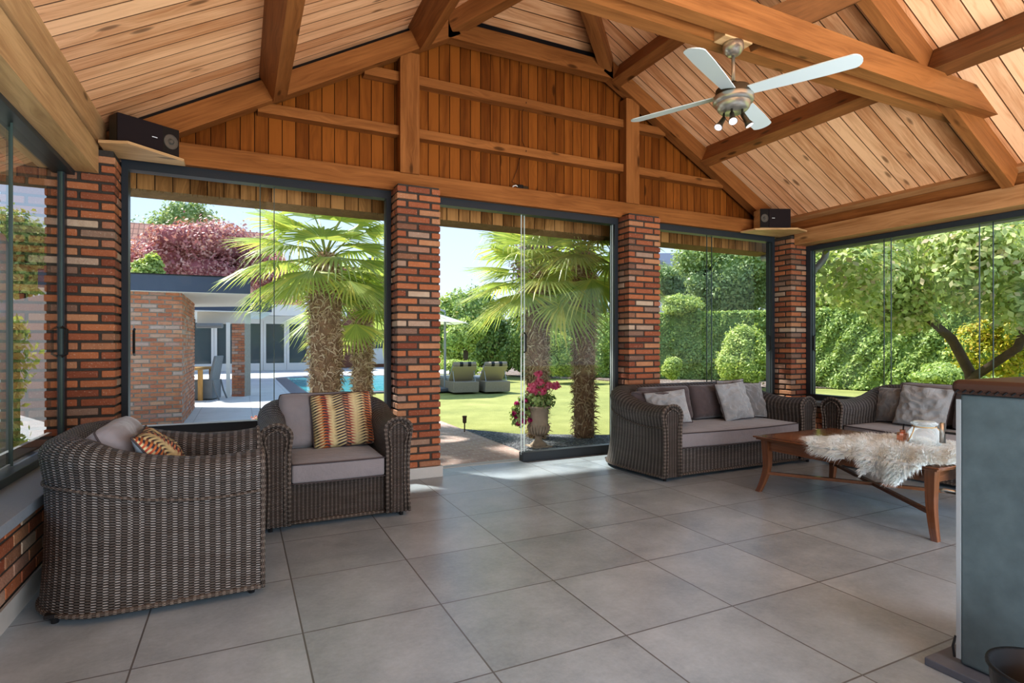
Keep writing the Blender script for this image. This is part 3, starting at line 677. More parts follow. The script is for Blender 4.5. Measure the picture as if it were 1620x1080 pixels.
def slab(name, x0, x1, y0, y1, z0, z1, mat, parent, bow=.03, crown=.02, pipe=True):
    "box cushion with rounded edges, bowed front and crowned top"
    nx, ny = 14, 10; m = MB(); V = {}
    def pt(i, j, k):
        s, t_ = i/nx, j/ny; x = x0+(x1-x0)*s; y = y0+(y1-y0)*t_-bow*math.sin(PI*s)*(1-t_)
        rz = .022; e = min(s, 1-s)*(x1-x0), min(t_, 1-t_)*(y1-y0)
        z = z1+crown*math.sin(PI*s)**.6*math.sin(PI*t_)**.6 if k else z0
        return (x, y, z)
    T = [[pt(i, j, 1) for j in range(ny+1)] for i in range(nx+1)]; B = [[pt(i, j, 0) for j in range(ny+1)] for i in range(nx+1)]
    vs = []; idx = {}
    for k, G in ((1, T), (0, B)):
        for i in range(nx+1):
            for j in range(ny+1): idx[(i, j, k)] = len(vs); vs.append(G[i][j])
    F = []
    for i in range(nx):
        for j in range(ny):
            F.append((idx[(i, j, 1)], idx[(i+1, j, 1)], idx[(i+1, j+1, 1)], idx[(i, j+1, 1)])); F.append((idx[(i, j, 0)], idx[(i, j+1, 0)], idx[(i+1, j+1, 0)], idx[(i+1, j, 0)]))
    for i in range(nx):
        F.append((idx[(i, 0, 0)], idx[(i+1, 0, 0)], idx[(i+1, 0, 1)], idx[(i, 0, 1)])); F.append((idx[(i+1, ny, 0)], idx[(i, ny, 0)], idx[(i, ny, 1)], idx[(i+1, ny, 1)]))
    for j in range(ny):
        F.append((idx[(0, j+1, 0)], idx[(0, j, 0)], idx[(0, j, 1)], idx[(0, j+1, 1)])); F.append((idx[(nx, j, 0)], idx[(nx, j+1, 0)], idx[(nx, j+1, 1)], idx[(nx, j, 1)]))
    m.quads(vs, F); o = m.build(name, M[mat], parent, smooth=True, bevel=.014, segs=3); o.modifiers['Bevel'].angle_limit = 1.0
    if pipe:
        for G, dz in ((T, .0), (B, 0)):
            loop = [G[i][0] for i in range(nx+1)]+[G[nx][j] for j in range(1, ny+1)]+[G[i][ny] for i in range(nx-1, -1, -1)]+[G[0][j] for j in range(ny-1, 0, -1)]
            q = MB(); q.tube([(x, y, z-.003) for x, y, z in loop], .005, 6, closed=True); q.build('piping', M['pipe'], o, smooth=True)
    return o
def cushion(name, w, h, t, mat, loc, rot, parent=None, back=None, label=None, cat=None, group=None, pipe='pipe', seed=0, boxy=0.0, wr=.012):
    "scatter cushion in local xy, thickness along z; rot = euler"
    rs = np.random.default_rng(seed+50); n = 34; vs = []; ph = rs.uniform(0, 6, 8)
    def f(s): return max(0.0, 1-abs(s)**(2.2+boxy*6))**(.5-.2*boxy)
    m = MB(); idx = {}
    for side in (1, -1):
        for i in range(n+1):
            for j in range(n+1):
                a, c = -1+2*i/n, -1+2*j/n
                px = a*w/2*(1-.055*(1-c*c)*(1-boxy)); py = c*h/2*(1-.055*(1-a*a)*(1-boxy))
                th = t/2*f(a)*f(c)
                px -= .07*w*a*abs(a)**5*abs(c)**5*boxy; py -= .07*h*c*abs(a)**5*abs(c)**5*boxy; wv = wr*(1.6*MN.noise(Vector((a*1.7+seed*3.1, c*1.7, side*2.0)))+1.3*(.35-abs(MN.noise(Vector((a*2.6+c*1.2+seed*7.3, c*2.6-a*.8, side*3.0))))*1.4))*min(1, th/(t*.2))
                edge = (i in (0, n) or j in (0, n))
                if edge and side == -1: idx[(i, j, -1)] = idx[(i, j, 1)]; continue
                idx[(i, j, side)] = len(vs); vs.append((px, py, side*(th+wv*(1 if th > 0 else 0))))
    F = []
    for side in (1, -1):
        for i in range(n):
            for j in range(n):
                q = [idx[(i, j, side)], idx[(i+1, j, side)], idx[(i+1, j+1, side)], idx[(i, j+1, side)]]
                F.append(tuple(q if side == 1 else q[::-1]))
    m.quads(vs, F); mats = [M[mat], M[back]] if back else M[mat]
    o = m.build(name, mats, None, smooth=True)
    if back:
        for p in o.data.polygons[n*n:]: p.material_index = 1
    o.location = loc; o.rotation_euler = rot
    if parent is not None: o.parent = parent
    if pipe:
        ed = [idx[(i, 0, 1)] for i in range(n)]+[idx[(n, j, 1)] for j in range(n)]+[idx[(i, n, 1)] for i in range(n, 0, -1)]+[idx[(0, j, 1)] for j in range(n, 0, -1)]
        q = MB(); q.tube([vs[k] for k in ed], .0045, 6, closed=True); pp = q.build('piping', M[pipe], None, smooth=True); pp.parent = o
    return tag(o, label, cat, group)
def place(root, x, y, rz): root.location = (x, y, 0); root.rotation_euler = (0, 0, rz); WL[root.name] = Vector((x, y, 0))
def loc2w(root, p):
    return Matrix.Translation(root.location) @ Matrix.Rotation(root.rotation_euler.z, 4, 'Z') @ Vector(p)
# armchair facing the camera
def armchair(label):
    r = thing('wicker_armchair', label, 'armchair', group='grey wicker armchairs'); tub(r, .95, .90, .69, .785, .165, .30, .30, flare=.012)
    slab('seat_cushion', -.30, .30, .0, .62, .30, .425, 'cush', r, bow=.01)
    return r
ac = armchair('grey wicker tub armchair facing the room below the left window'); place(ac, .60, 3.88, 0)
ac2 = copy_tree(ac); ac2['label'] = 'large grey wicker armchair in the left foreground seen from its side'; place(ac2, .09, 3.43, PI/2)
# chair 2 faces +X : local -y -> +x  (rotation +90deg)
def placed(root, fn): return fn
def stand(root, x, y, z, tilt, spin=0, turn=0):
    "location and euler for a cushion standing on a seat, face towards local -y, leaning back by tilt"
    p = loc2w(root, (x, y, z)); e = Matrix.Rotation(root.rotation_euler.z+turn, 3, 'Z') @ Matrix.Rotation(PI/2-tilt, 3, 'X') @ Matrix.Rotation(spin, 3, 'Z')
    return p, e.to_euler()
p, e = stand(ac, -.06, .615, .63, .24); cushion('back_cushion', .58, .42, .17, 'cush', p, e, label='taupe back cushion on the armchair facing the room', cat='cushion', seed=1, boxy=.45, wr=.006)
p, e = stand(ac, .10, .50, .635, .33, .05); cushion('ikat_cushion', .46, .42, .14, 'ikat', p, e, back='slate_back', label='orange, cream and black patterned cushion on the armchair facing the room', cat='cushion', seed=2, boxy=.3)
p, e = stand(ac2, .0, .60, .62, .50); cushion('back_cushion', .58, .42, .20, 'cush', p, e, label='taupe back cushion slumped in the foreground armchair', cat='cushion', seed=3, boxy=.5, wr=.008)
p, e = stand(ac2, -.12, .42, .60, .62, .10); cushion('ikat_cushion', .44, .42, .15, 'slate_back', p, e, back='ikat', label='blue grey cushion with orange patterned face, in the foreground armchair', cat='cushion', seed=4)
bpy.data.objects['ikat_cushion.001'].rotation_euler = (Matrix.Rotation(PI/2-.0, 3, 'Z') @ Matrix.Rotation(PI/2-.62, 3, 'X') @ Matrix.Rotation(PI, 3, 'Y')).to_euler()
# sofas
def sofa(label, W, D):
    r = thing('wicker_sofa', label, 'sofa', group='grey wicker sofas'); tub(r, W, D, .67, .785, .20, .36, .28, flare=.05)
    slab('seat_cushion', -W/2+.20, W/2-.20, .02, .68, .28, .41, 'cush', r, bow=.05)
    return r
s1 = sofa('grey wicker sofa standing along the back windows', 1.97, 1.0); place(s1, 4.30, 3.83, 0)
s2 = copy_tree(s1); s2['label'] = 'grey wicker sofa along the right glass wall behind the coffee table'; place(s2, 5.30, 2.76, -PI/2)
def sc(root, x, y, w, h, t, mat, label, tilt=.25, spin=0, turn=0, z=None, seed=0, boxy=0, pipe='pipe', name='cushion', wr=.012):
    z = z if z is not None else .41+h/2*math.cos(tilt)+.02
    p, e = stand(root, x, y, z, tilt, spin, turn); return cushion(name, w, h, t, mat, p, e, label=label, cat='cushion', seed=seed, boxy=boxy, pipe=pipe, wr=wr)
sc(s1, -.45, .60, .66, .36, .17, 'cush_dark', 'left taupe back cushion of the sofa by the back windows', .22, seed=11, boxy=.4, name='back_cushion', wr=.008)
sc(s1, .10, .60, .44, .36, .17, 'cush_dark', 'dark middle back cushion of the sofa by the back windows', .22, seed=12, boxy=.4, name='back_cushion', wr=.008)
sc(s1, .58, .62, .46, .36, .16, 'cush_dark', 'back cushion behind the grey cushions at the right end of the rear sofa', .22, seed=13, boxy=.4, name='back_cushion', wr=.008)
sc(s1, .30, .40, .42, .40, .13, 'velvet', 'crumpled pale grey cushion in front on the sofa by the back windows', .34, .06, seed=14, wr=.02)
sc(s1, .60, .47, .42, .38, .13, 'velvet_dark', 'darker grey cushion beside the right arm of the rear sofa', .30, -.05, seed=15, wr=.015)
sc(s1, .44, .56, .40, .40, .10, 'velvet', 'pale grey cushion tucked behind the crumpled one on the rear sofa', .15, .02, seed=16)
sc(s1, -.62, .36, .40, .34, .13, 'velvet', 'grey velvet cushion peeking over the left arm of the rear sofa', .45, .12, turn=-.5, seed=17, z=.60)
sc(s1, -.70, .52, .40, .20, .14, 'cush_dark', 'small taupe cushion lying behind the left arm of the rear sofa', .3, .0, turn=-.8, seed=18, z=.64, boxy=.5)
sc(s2, -.62, .56, .40, .36, .15, 'velvet_dark', 'charcoal cushion in the corner of the sofa by the right glass wall', .28, .08, turn=-.25, seed=19, wr=.015)
sc(s2, -.30, .45, .46, .40, .14, 'velvet', 'grey crumpled cushion on the sofa by the right glass wall', .34, -.05, seed=20, wr=.02)
sc(s2, .28, .58, .80, .36, .18, 'cush_dark', 'long dark taupe back cushion of the sofa by the right glass wall', .22, seed=21, boxy=.4, name='back_cushion', wr=.008)
sc(s2, -.34, .68, .62, .40, .14, 'cush', 'taupe back cushion standing highest behind the grey ones on the right sofa', .12, seed=22, boxy=.45, name='back_cushion', wr=.006)

# ---------------------------------------------------------------- coffee table
tx0, tx1, ty0, ty1 = 3.79, 4.78, 1.93, 3.30; TZ = .455
t = thing('coffee_table', 'low polished mahogany coffee table with curved legs and crossed stretchers', 'table', ((tx0+tx1)/2, (ty0+ty1)/2, 0))
m = MB(); m.box(tx0, tx1, ty0, ty1, TZ-.014, TZ-.001); m.build('tabletop_edge', M['table'], t, bevel=.006)
m = MB(); m.box(tx0+.018, tx1-.018, ty0+.018, ty1-.018, TZ-.030, TZ-.014); m.build('moulding', M['table'], t, bevel=.004)
m = MB(); q = [(tx0+.05, ty0+.05, TZ), (tx1-.05, ty0+.05, TZ), (tx1-.05, ty1-.05, TZ), (tx0+.05, ty1-.05, TZ)]; m.face(q, [(p[1], p[0]) for p in q]); m.build('inlaid_panel', M['inlay'], t)
m = MB()
for a, e in (((tx0+.08, ty0+.08), (tx0+.08, ty1-.08)), ((tx1-.08, ty0+.08), (tx1-.08, ty1-.08)), ((tx0+.08, ty0+.08), (tx1-.08, ty0+.08)), ((tx0+.08, ty1-.08), (tx1-.08, ty1-.08))):
    m.bar((*a, TZ-.07), (*e, TZ-.07), .02, .085)
m.build('apron', M['table'], t, bevel=.002)
legs = []
for sx, sy in ((0, 0), (1, 0), (1, 1), (0, 1)):
    cx = tx0+.075 if not sx else tx1-.075; cy = ty0+.075 if not sy else ty1-.075; ox, oy = (1 if sx else -1), (1 if sy else -1)
    m = MB(); rings = []
    for k in range(13):
        s = k/12; z = (TZ-.03)*(1-s); w_ = .030*(1-.38*s); sp = .0+.045*max(0, s-.45)**1.6*2.4-.006*math.sin(PI*s)
        rings.append([(cx+ox*sp*1.0+a*w_, cy+oy*sp*1.0+b_*w_, z) for a, b_ in ((-1, -1), (1, -1), (1, 1), (-1, 1))])
    for i in range(12):
        for j in range(4):
            l = (j+1) % 4; z0, z1 = rings[i][0][2], rings[i+1][0][2]
            m.face([rings[i+1][j], rings[i+1][l], rings[i][l], rings[i][j]], [(z1, j*.1), (z1, j*.1+.06), (z0, j*.1+.06), (z0, j*.1)])
    m.face(rings[0]); m.face(rings[-1][::-1]); m.build('leg', M['table'], t, bevel=.002); legs.append((cx, cy))
for (a, e, dz) in ((0, 2, 0), (1, 3, .001)):
    A, B = legs[a], legs[e]; m = MB(); m.bar((*A, .155+dz), (*B, .155+dz), .035, .022); m.build('stretcher', M['table'], t, bevel=.002)
# sheepskin draped over the near half
def skin():
    n = 46; nx, ny = n, int(n*1.3); X0, X1, Y0, Y1 = 3.60, 4.72, 1.80, 2.95
    rs = np.random.default_rng(5); pts = {}; 
    cx, cy = 4.15, 2.38
    def inside(x, y):
        a = math.atan2(y-cy, x-cx); r = math.hypot((x-cx)/.60, (y-cy)/.50); return r < 1+.10*math.sin(3*a+.6)+.07*math.sin(7*a+1)+.04*math.sin(13*a)
    def zz(x, y):
        z = TZ+.012+.006*math.sin(9*x)*math.sin(11*y)
        d = max(0, tx0-.01-x)+max(0, ty0-.01-y)
        return z-d*1.0, d
    V = []; idx = {}; F = []
    for i in range(nx+1):
        for j in range(ny+1):
            x = X0+(X1-X0)*i/nx; y = Y0+(Y1-Y0)*j/ny; z, d = zz(x, y)
            # hanging part folds down
            if x < tx0-.012: z = TZ+.008-(tx0-.012-x)*1.0; x2 = tx0-.018-.02*math.sin(y*14)**2
            else: x2 = x
            if y < ty0-.012: z -= (ty0-.012-y)*1.0; y2 = ty0-.022
            else: y2 = y
            idx[(i, j)] = len(V); V.append((x2, y2, z))
    for i in range(nx):
        for j in range(ny):
            x = X0+(X1-X0)*(i+.5)/nx; y = Y0+(Y1-Y0)*(j+.5)/ny
            hang = (x < tx0) and not (2.02 < y < 2.42)
            if inside(x, y) and not (x < tx0 and (y < 2.06 or y > 2.36) and x < tx0-.03-.05*abs(math.sin(y*9))) and not (y < ty0 and x < 3.98): F.append((idx[(i, j)], idx[(i+1, j)], idx[(i+1, j+1)], idx[(i, j+1)]))
    m = MB(); m.quads(V, F); o = m.build('sheepskin', M['fur'], smooth=True); tag(o, 'white long-haired sheepskin draped over the near half of the coffee table', 'sheepskin')
    # hair
    Va = np.array(V); Fa = np.array(F); N_ = 42000; k = rs.integers(0, len(Fa), N_); w = rs.dirichlet((1, 1, 1, 1), N_)
    P0 = (Va[Fa[k]]*w[:, :, None]).sum(1); nrm = np.cross(Va[Fa[k, 1]]-Va[Fa[k, 0]], Va[Fa[k, 3]]-Va[Fa[k, 0]]); nrm /= np.linalg.norm(nrm, axis=1)[:, None]+1e-9
    out = np.stack([P0[:, 0]-cx, P0[:, 1]-cy, np.zeros(N_)], 1); out /= np.linalg.norm(out, axis=1)[:, None]+1e-6
    clump = np.stack([np.sin(P0[:, 0]*40+P0[:, 1]*23), np.cos(P0[:, 1]*37-P0[:, 0]*18), np.zeros(N_)], 1)
    L = rs.uniform(.04, .085, N_)[:, None]; d1 = nrm*.55+out*.55+clump*.35+rs.normal(0, .22, (N_, 3)); d1 /= np.linalg.norm(d1, axis=1)[:, None]
    d2 = d1+np.array([0, 0, -.9])+out*.3; d2 /= np.linalg.norm(d2, axis=1)[:, None]
    side = np.cross(d1, rs.normal(0, 1, (N_, 3))); side /= np.linalg.norm(side, axis=1)[:, None]+1e-9; side *= .0011
    A = P0-side; B = P0+side; C = P0+d1*L*.5+side*.8; D = P0+d1*L*.5-side*.8; E_ = P0+d1*L*.5+d2*L*.5
    E_[:, 2] = np.where((E_[:, 0] > tx0) & (E_[:, 1] > ty0), np.maximum(E_[:, 2], TZ+.004), E_[:, 2])
    VV = np.concatenate([A, B, C, D, E_]); n = N_; ii = np.arange(n)
    F1 = np.stack([ii, ii+n, ii+2*n, ii+3*n], 1); F2 = np.stack([ii+3*n, ii+2*n, ii+4*n, ii+4*n], 1)
    T_ = np.concatenate([np.stack([ii, ii+n, ii+2*n], 1), np.stack([ii, ii+2*n, ii+3*n], 1), np.stack([ii+3*n, ii+2*n, ii+4*n], 1)])
    h = npmesh('fur', VV, T_, M['fur'], o); h['kind'] = 'stuff'
skin()
# glass jar with rope, copper reed diffuser
jx, jy = at(1462, 707, TZ+.01).xy
t = thing('glass_jar', 'round ribbed glass storage jar with jute rope on the sheepskin', 'jar', (jx, jy, TZ+.012))
prof = [(.001, .0), (.062, .0), (.078, .012), (.084, .045), (.080, .080), (.062, .105), (.052, .114), (.052, .122), (.064, .126), (.066, .134), (.055, .139)]
m = MB(); m.lathe(prof, (jx, jy, TZ+.012), 40); m.v = [(jx+(x-jx)*1.25, jy+(y-jy)*1.25, TZ+.012+(z-TZ-.012)*1.28) for x, y, z in m.v]; m.build('jar_body', M['jar'], t, smooth=True)
m = MB(); m.lathe([(.055, .133), (.058, .139), (.050, .144), (.001, .146)], (jx, jy, TZ+.012), 40); m.v = [(jx+(x-jx)*1.25, jy+(y-jy)*1.25, TZ+.012+(z-TZ-.012)*1.28) for x, y, z in m.v]; m.build('jar_lid', M['jar'], t, smooth=True)
m = MB(); m.tube([(jx+.071*math.cos(a), jy+.071*math.sin(a), TZ+.012+.146) for a in np.linspace(0, 2*PI, 25)[:-1]], .0045, 6, closed=True); m.build('rope_ring', M['rope'], t, smooth=True)
r_ = Vector((CA, -SA, 0)); f_ = Vector((SA, CA, 0)); c0 = Vector((jx, jy, TZ+.012))
for s in (-1, 1):
    a = [c0+r_*s*.070+Vector((0, 0, .146)), c0+r_*s*.100-f_*.03+Vector((0, 0, .115)), c0+r_*s*.112-f_*.02+Vector((0, 0, .075)), c0+r_*s*.118-f_*.0+Vector((0, 0, .04))]
    m = MB(); m.tube(a, .004, 6); m.build('rope_end', M['rope'], t, smooth=True)
cx_, cy_ = at(1428, 703, TZ+.01).xy
t = thing('reed_diffuser', 'small copper pot with dark sticks beside the glass jar', 'diffuser', (cx_, cy_, TZ+.012))
m = MB(); m.lathe([(.001, 0), (.034, 0), (.037, .01), (.038, .07), (.036, .085), (.018, .09), (.018, .108), (.012, .108), (.012, .09)], (cx_, cy_, TZ+.012), 10); m.build('pot', M['copper'], t)
for k in range(3):
    m = MB(); m.tube([(cx_, cy_, TZ+.05), (cx_+.012*k-.0, cy_+.01*(k-1), TZ+.165-.01*k)], .003, 5); m.build('stick', M['black'], t)

# ---------------------------------------------------------------- wood stove
t = thing('wood_stove', 'tall soapstone wood stove with brown top at the right edge', 'stove', (2.65, .85, .03))
sx0, sx1, sy0, sy1 = 2.372, 2.90, .50, 1.14
m = MB(); m.box(sx0, sx1, sy0, sy1, .034, 1.02); m.build('stone_side', M['stove'], t, bevel=.010, segs=3)
m = MB(); m.box(sx0+.012, sx1-.012, sy1, sy1+.012, .05, 1.0); m.build('door_panel', M['iron'], t)
m = MB(); m.box(sx0-.002, sx0+.004, sy1-.004, sy1+.010, .05, 1.0); m.build('edge_trim', M['alu_light'], t)
m = MB(); m.box(sx0-.020, sx1+.02, sy0-.02, sy1+.022, 1.02, 1.072); m.build('top_plate', M['leather'], t, bevel=.022, segs=4)
m = MB()
for k in range(26):
    yy = sy1+.005-k*.024; m.tube([(sx0-.021, yy, 1.026), (sx0-.021, yy-.012, 1.036)], .0035, 5)
m.build('stitching', M['black'], t)
m = MB(); m.tube([(2.382, 1.200, .83), (2.382, 1.200, .905)], .0095, 12); m.build('handle', M['steel'], t, smooth=True)
m = MB(); m.bar((2.384, 1.15, .87), (2.384, 1.20, .87), .008, .008); m.build('handle_stem', M['black'], t)
m = MB(); m.tube([(2.385, 1.15, .655), (2.385, 1.195, .655), (2.385, 1.205, .648), (2.42, 1.205, .640), (2.44, 1.15, .640)], .005, 8); m.build('lower_handle', M['steel'], t, smooth=True)
m = MB(); m.tube([(2.372, 1.152, .13), (2.365, 1.158, .09), (2.372, 1.156, .05)], .004, 6); m.build('cable', M['black'], t)
m = MB(); m.box(2.31, 3.1, .2, 1.225, 0, .03); tag(m.build('hearth_slab', M['slate'], bevel=.004), 'dark slate slab on the floor under the stove', 'slab')
bx_, by_ = 2.055, .765
t = thing('log_bucket', 'round black metal bucket at the bottom right corner beside the stove', 'bucket', (bx_, by_, 0))
m = MB(); m.lathe([(.0, .0), (.11, .0), (.135, .26), (.143, .268), (.141, .275), (.128, .272), (.104, .02), (0, .02)], (bx_, by_, 0), 40); m.build('bucket_body', M['iron'], t, smooth=True)
for k, (dx, dy, an, hh) in enumerate(((.03, .02, .3, .245), (-.03, -.03, 1.2, .225), (.045, -.05, 2.0, .235))):
    m = MB(); a = Vector((bx_+dx, by_+dy, .03)); e = Vector((bx_+dx*1.2, by_+dy*1.2, hh)); m.tube([a, (a+e)/2, e], [.042, .045, .043], 5)
    tag(m.build('firewood_log', M['log']), ['split log with pale cut end nearest the bucket rim', 'split log at the front inside the black bucket', 'split log at the right inside the black bucket'][k], 'log')

# ---------------------------------------------------------------- ceiling fan
fx, fy = 2.86, 2.64
t = thing('ceiling_fan', 'brushed steel ceiling fan with four pale blades and spotlights', 'fan', (fx, fy, 3.14))
m = MB(); m.lathe([(0, 3.14), (.062, 3.14), (.066, 3.12), (.064, 3.095), (.045, 3.068), (.030, 3.060), (0, 3.060)], (fx, fy, 0), 32); m.build('canopy', M['steel'], t, smooth=True)
m = MB(); m.tube([(fx, fy, 3.08), (fx, fy, 2.86)], .0115, 12); m.build('downrod', M['steel'], t, smooth=True)
m = MB(); m.lathe([(0, 2.89), (.022, 2.89), (.03, 2.87), (.028, 2.845), (0, 2.845)], (fx, fy, 0), 20); m.build('coupling', M['steel_dark'], t, smooth=True)
m = MB(); m.lathe([(0, 2.85), (.10, 2.85), (.108, 2.842), (.110, 2.800)], (fx, fy, 0), 40); m.build('motor_top', M['steel_dark'], t, smooth=True)
m = MB(); m.lathe([(.110, 2.800), (.124, 2.795), (.126, 2.770), (.122, 2.755), (.105, 2.750)], (fx, fy, 0), 40); m.build('motor_ring', M['steel'], t, smooth=True)
m = MB(); m.lathe([(.106, 2.752), (.106, 2.735), (.096, 2.715), (.08, 2.70), (0, 2.70)], (fx, fy, 0), 40); m.build('light_plate', M['steel'], t, smooth=True)
def rotto(a): return Matrix.Translation((fx, fy, 2.815)) @ Matrix.Rotation(a, 4, 'Z') @ Matrix.Rotation(.0, 4, 'Y') @ Matrix.Rotation(-.20, 4, 'X')
B0 = math.atan2(-.65, .31)
for k in range(4):
    a = B0+k*PI/2; m = MB(); out = []
    L0, L1 = .10, .715
    top = []; n = 10
    ol = [(L0, -.045), (.3, -.056), (.52, -.064)]+[(L1-.05+.05*math.sin(q), -.064*math.cos(q)) for q in np.linspace(.2, PI-.2, 9)]+[(.52, .064), (.3, .056), (L0, .045)]
    m.face([(x, y, .003) for x, y in ol]); m.face([(x, y, -.003) for x, y in ol][::-1])
    for i in range(len(ol)):
        p, q = ol[i], ol[(i+1) % len(ol)]; m.face([(p[0], p[1], -.003), (q[0], q[1], -.003), (q[0], q[1], .003), (p[0], p[1], .003)])
    m.build('blade', M['blade'], t, xf=rotto(a))
for k, (dx, dy, tx, ty) in enumerate(((-.045, -.03, -.5, -.6), (.02, -.055, .35, -.4), (-.03, .05, -.8, -.1))):
    p = Vector((fx+dx, fy+dy, 2.70)); d = Vector((tx, ty, -1)).normalized(); q = p+Vector((0, 0, -.03))
    m = MB(); m.tube([p, q, q+d*.02], .007, 8); sp = m.build('spot_arm', M['steel_dark'], t, smooth=True)
    m = MB(); m.tube([q+d*.0, q+d*.03, q+d*.06, q+d*.09], [.014, .016, .018, .028], 14); s_ = m.build('spotlight', M['steel_dark'], t, smooth=True)
    m = MB(); m.tube([q+d*.0885, q+d*.092], .025, 14); m.build('lamp_face', M['opal'], s_)

# ---------------------------------------------------------------- speakers on shelves
def speaker(label, c, rz, w, h, d, mirror, clabel):
    X = Matrix.Translation(c) @ Matrix.Rotation(rz, 4, 'Z')
    t = thing('loudspeaker', label, 'speaker', c); s = -1 if mirror else 1
    m = MB(); m.box(-w/2, w/2, 0, d, 0, h); m.build('cabinet', M[clabel], t, bevel=.006, xf=X)
    a, e = sorted((-s*w/2, s*w*.22)); m = MB(); m.box(a, e, -.016, 0, .004, h-.004); m.build('grille', M['grille'], t, bevel=.004, xf=X)
    a, e = sorted((s*w*.22, s*w/2)); m = MB(); m.box(a, e, -.010, 0, .004, h-.004); m.build('tweeter_panel', M['black'], t, xf=X)
    m = MB(); cx = s*w*.36; r = w*.115
    for k in range(24):
        pass
    ring = [(cx+r*math.cos(q), -.011, h/2+r*1.1*math.sin(q)) for q in np.linspace(0, 2*PI, 25)[:-1]]; m.face(ring)
    m.tube(ring, .004, 6, closed=True); m.tube([(cx, -.011, h/2), (cx, -.024, h/2)], [r*.5, r*.25], 16); m.build('tweeter', M['cone'], t, xf=X)
    m = MB(); m.box(s*w*.08-.018, s*w*.08+.018, -.0185, -.016, h/2-.003, h/2+.002); m.build('badge', M['badge'], t, xf=X)
    return t
def shelf(label, pts, z):
    m = MB(); m.prism(pts, z-.02, z); return tag(m.build('speaker_shelf', M['beam_pale'], bevel=.002), label, 'shelf')
shelf('pale wooden corner shelf under the left speaker', [(-.88, 4.72), (-.70, 4.66), (-.385, 4.93), (-.385, 5.055), (-.88, 5.055)], 2.61)
speaker('wide black bookshelf speaker in the upper left corner of the room', (-.60, 4.84, 2.611), math.radians(30), .41, .215, .13, False, 'black')
shelf('pale wooden corner shelf under the small right speaker', [(5.60, 5.055), (5.62, 4.85), (6.05, 4.60), (6.30, 4.66), (6.30, 5.055)], 2.61)
speaker('black speaker with a wooden side in the upper right corner of the room', (5.83, 4.74, 2.611), math.radians(-24), .37, .235, .17, True, 'beam_pale')
t = thing('motion_sensor', 'small black sensor with a grey lens on the timber plate under the gable', 'sensor', (2.56, 5.10, 2.776))
m = MB(); m.box(2.53, 2.585, 5.08, 5.12, 2.776, 2.82); m.build('sensor_body', M['black'], t, bevel=.004)
m = MB(); m.box(2.588, 2.645, 5.085, 5.115, 2.776, 2.815); m.build('lens_housing', M['steel_dark'], t, bevel=.008)
m = MB(); m.tube([(2.47, 5.10, 2.776), (2.48, 5.10, 2.80), (2.51, 5.10, 2.81), (2.53, 5.10, 2.80)], .006, 8); m.build('mounting_clip', M['cream'], t, smooth=True)
m = MB(); m.tube([(2.55, 5.12, 2.82), (2.50, 5.17, 2.86), (2.56, 5.17, 3.0), (2.60, 5.175, 3.15), (2.62, 5.08, 3.165), (2.62, 5.175, 3.3), (2.62, 5.175, 3.6), (2.62, 5.08, 3.66), (2.61, 5.175, 3.75), (2.61, 5.175, 4.08)], .0025, 5)
tag(m.build('sensor_cable', M['black']), 'thin dark cable hanging down the gable boards to the sensor', 'cable')

# ================================================================ OUTSIDE
GZ = -.08
m = MB(); m.box(-60, 60, 5.3, 80, GZ-.25, GZ-.03); m.box(6.8, 60, -20, 5.3, GZ-.25, GZ-.03); m.box(-60, -1.28, -20, 5.3, GZ-.25, GZ-.03)
o = m.build('lawn', M['grass']); tag(o, None, None, kind='structure'); o.name = 'floor_lawn'
def ground(name, poly, mat, z=GZ, kind='structure'):
    m = MB(); m.prism(poly, z-.06, z); o = m.build(name, M[mat]); o['kind'] = kind; return o
ground('floor_path', [(.9, 5.3), (3.03, 5.3), (3.03, 9.0), (2.2, 9.0), (.9, 9.0)], 'path', GZ+.002)
ground('floor_terrace', [(-25, 5.0), (-1.28, 5.0), (-1.28, 5.3), (.9, 5.3), (.9, 9.0), (2.6, 9.0), (2.9, 13.4), (2.9, 15.1), (1.2, 15.1), (1.2, 23.5), (12, 23.5), (12, 32), (-25, 32)], 'terrace', GZ)
g = ground('floor_gravel', [(3.03, 5.25), (9.0, 5.25), (6.5, 5.9), (4.61, 6.62), (3.6, 7.2), (3.03, 8.0)], 'gravel', GZ+.004)
ground('floor_bed', [(8.5, 40), (10.3, 19.5), (11.75, 18.0), (12.38, 12.9), (15.0, 11.6), (16.6, 10.0), (30, -10), (45, -10), (45, 40)], 'bark_mulch', GZ+.004)
ground('floor_pool_edge', [(1.2, 15.1), (5.5, 15.1), (5.5, 23.5), (1.2, 23.5)], 'slate', GZ+.012)
ground('floor_pool', [(1.6, 15.5), (5.2, 15.5), (5.2, 23.1), (1.6, 23.1)], 'water', GZ+.016)
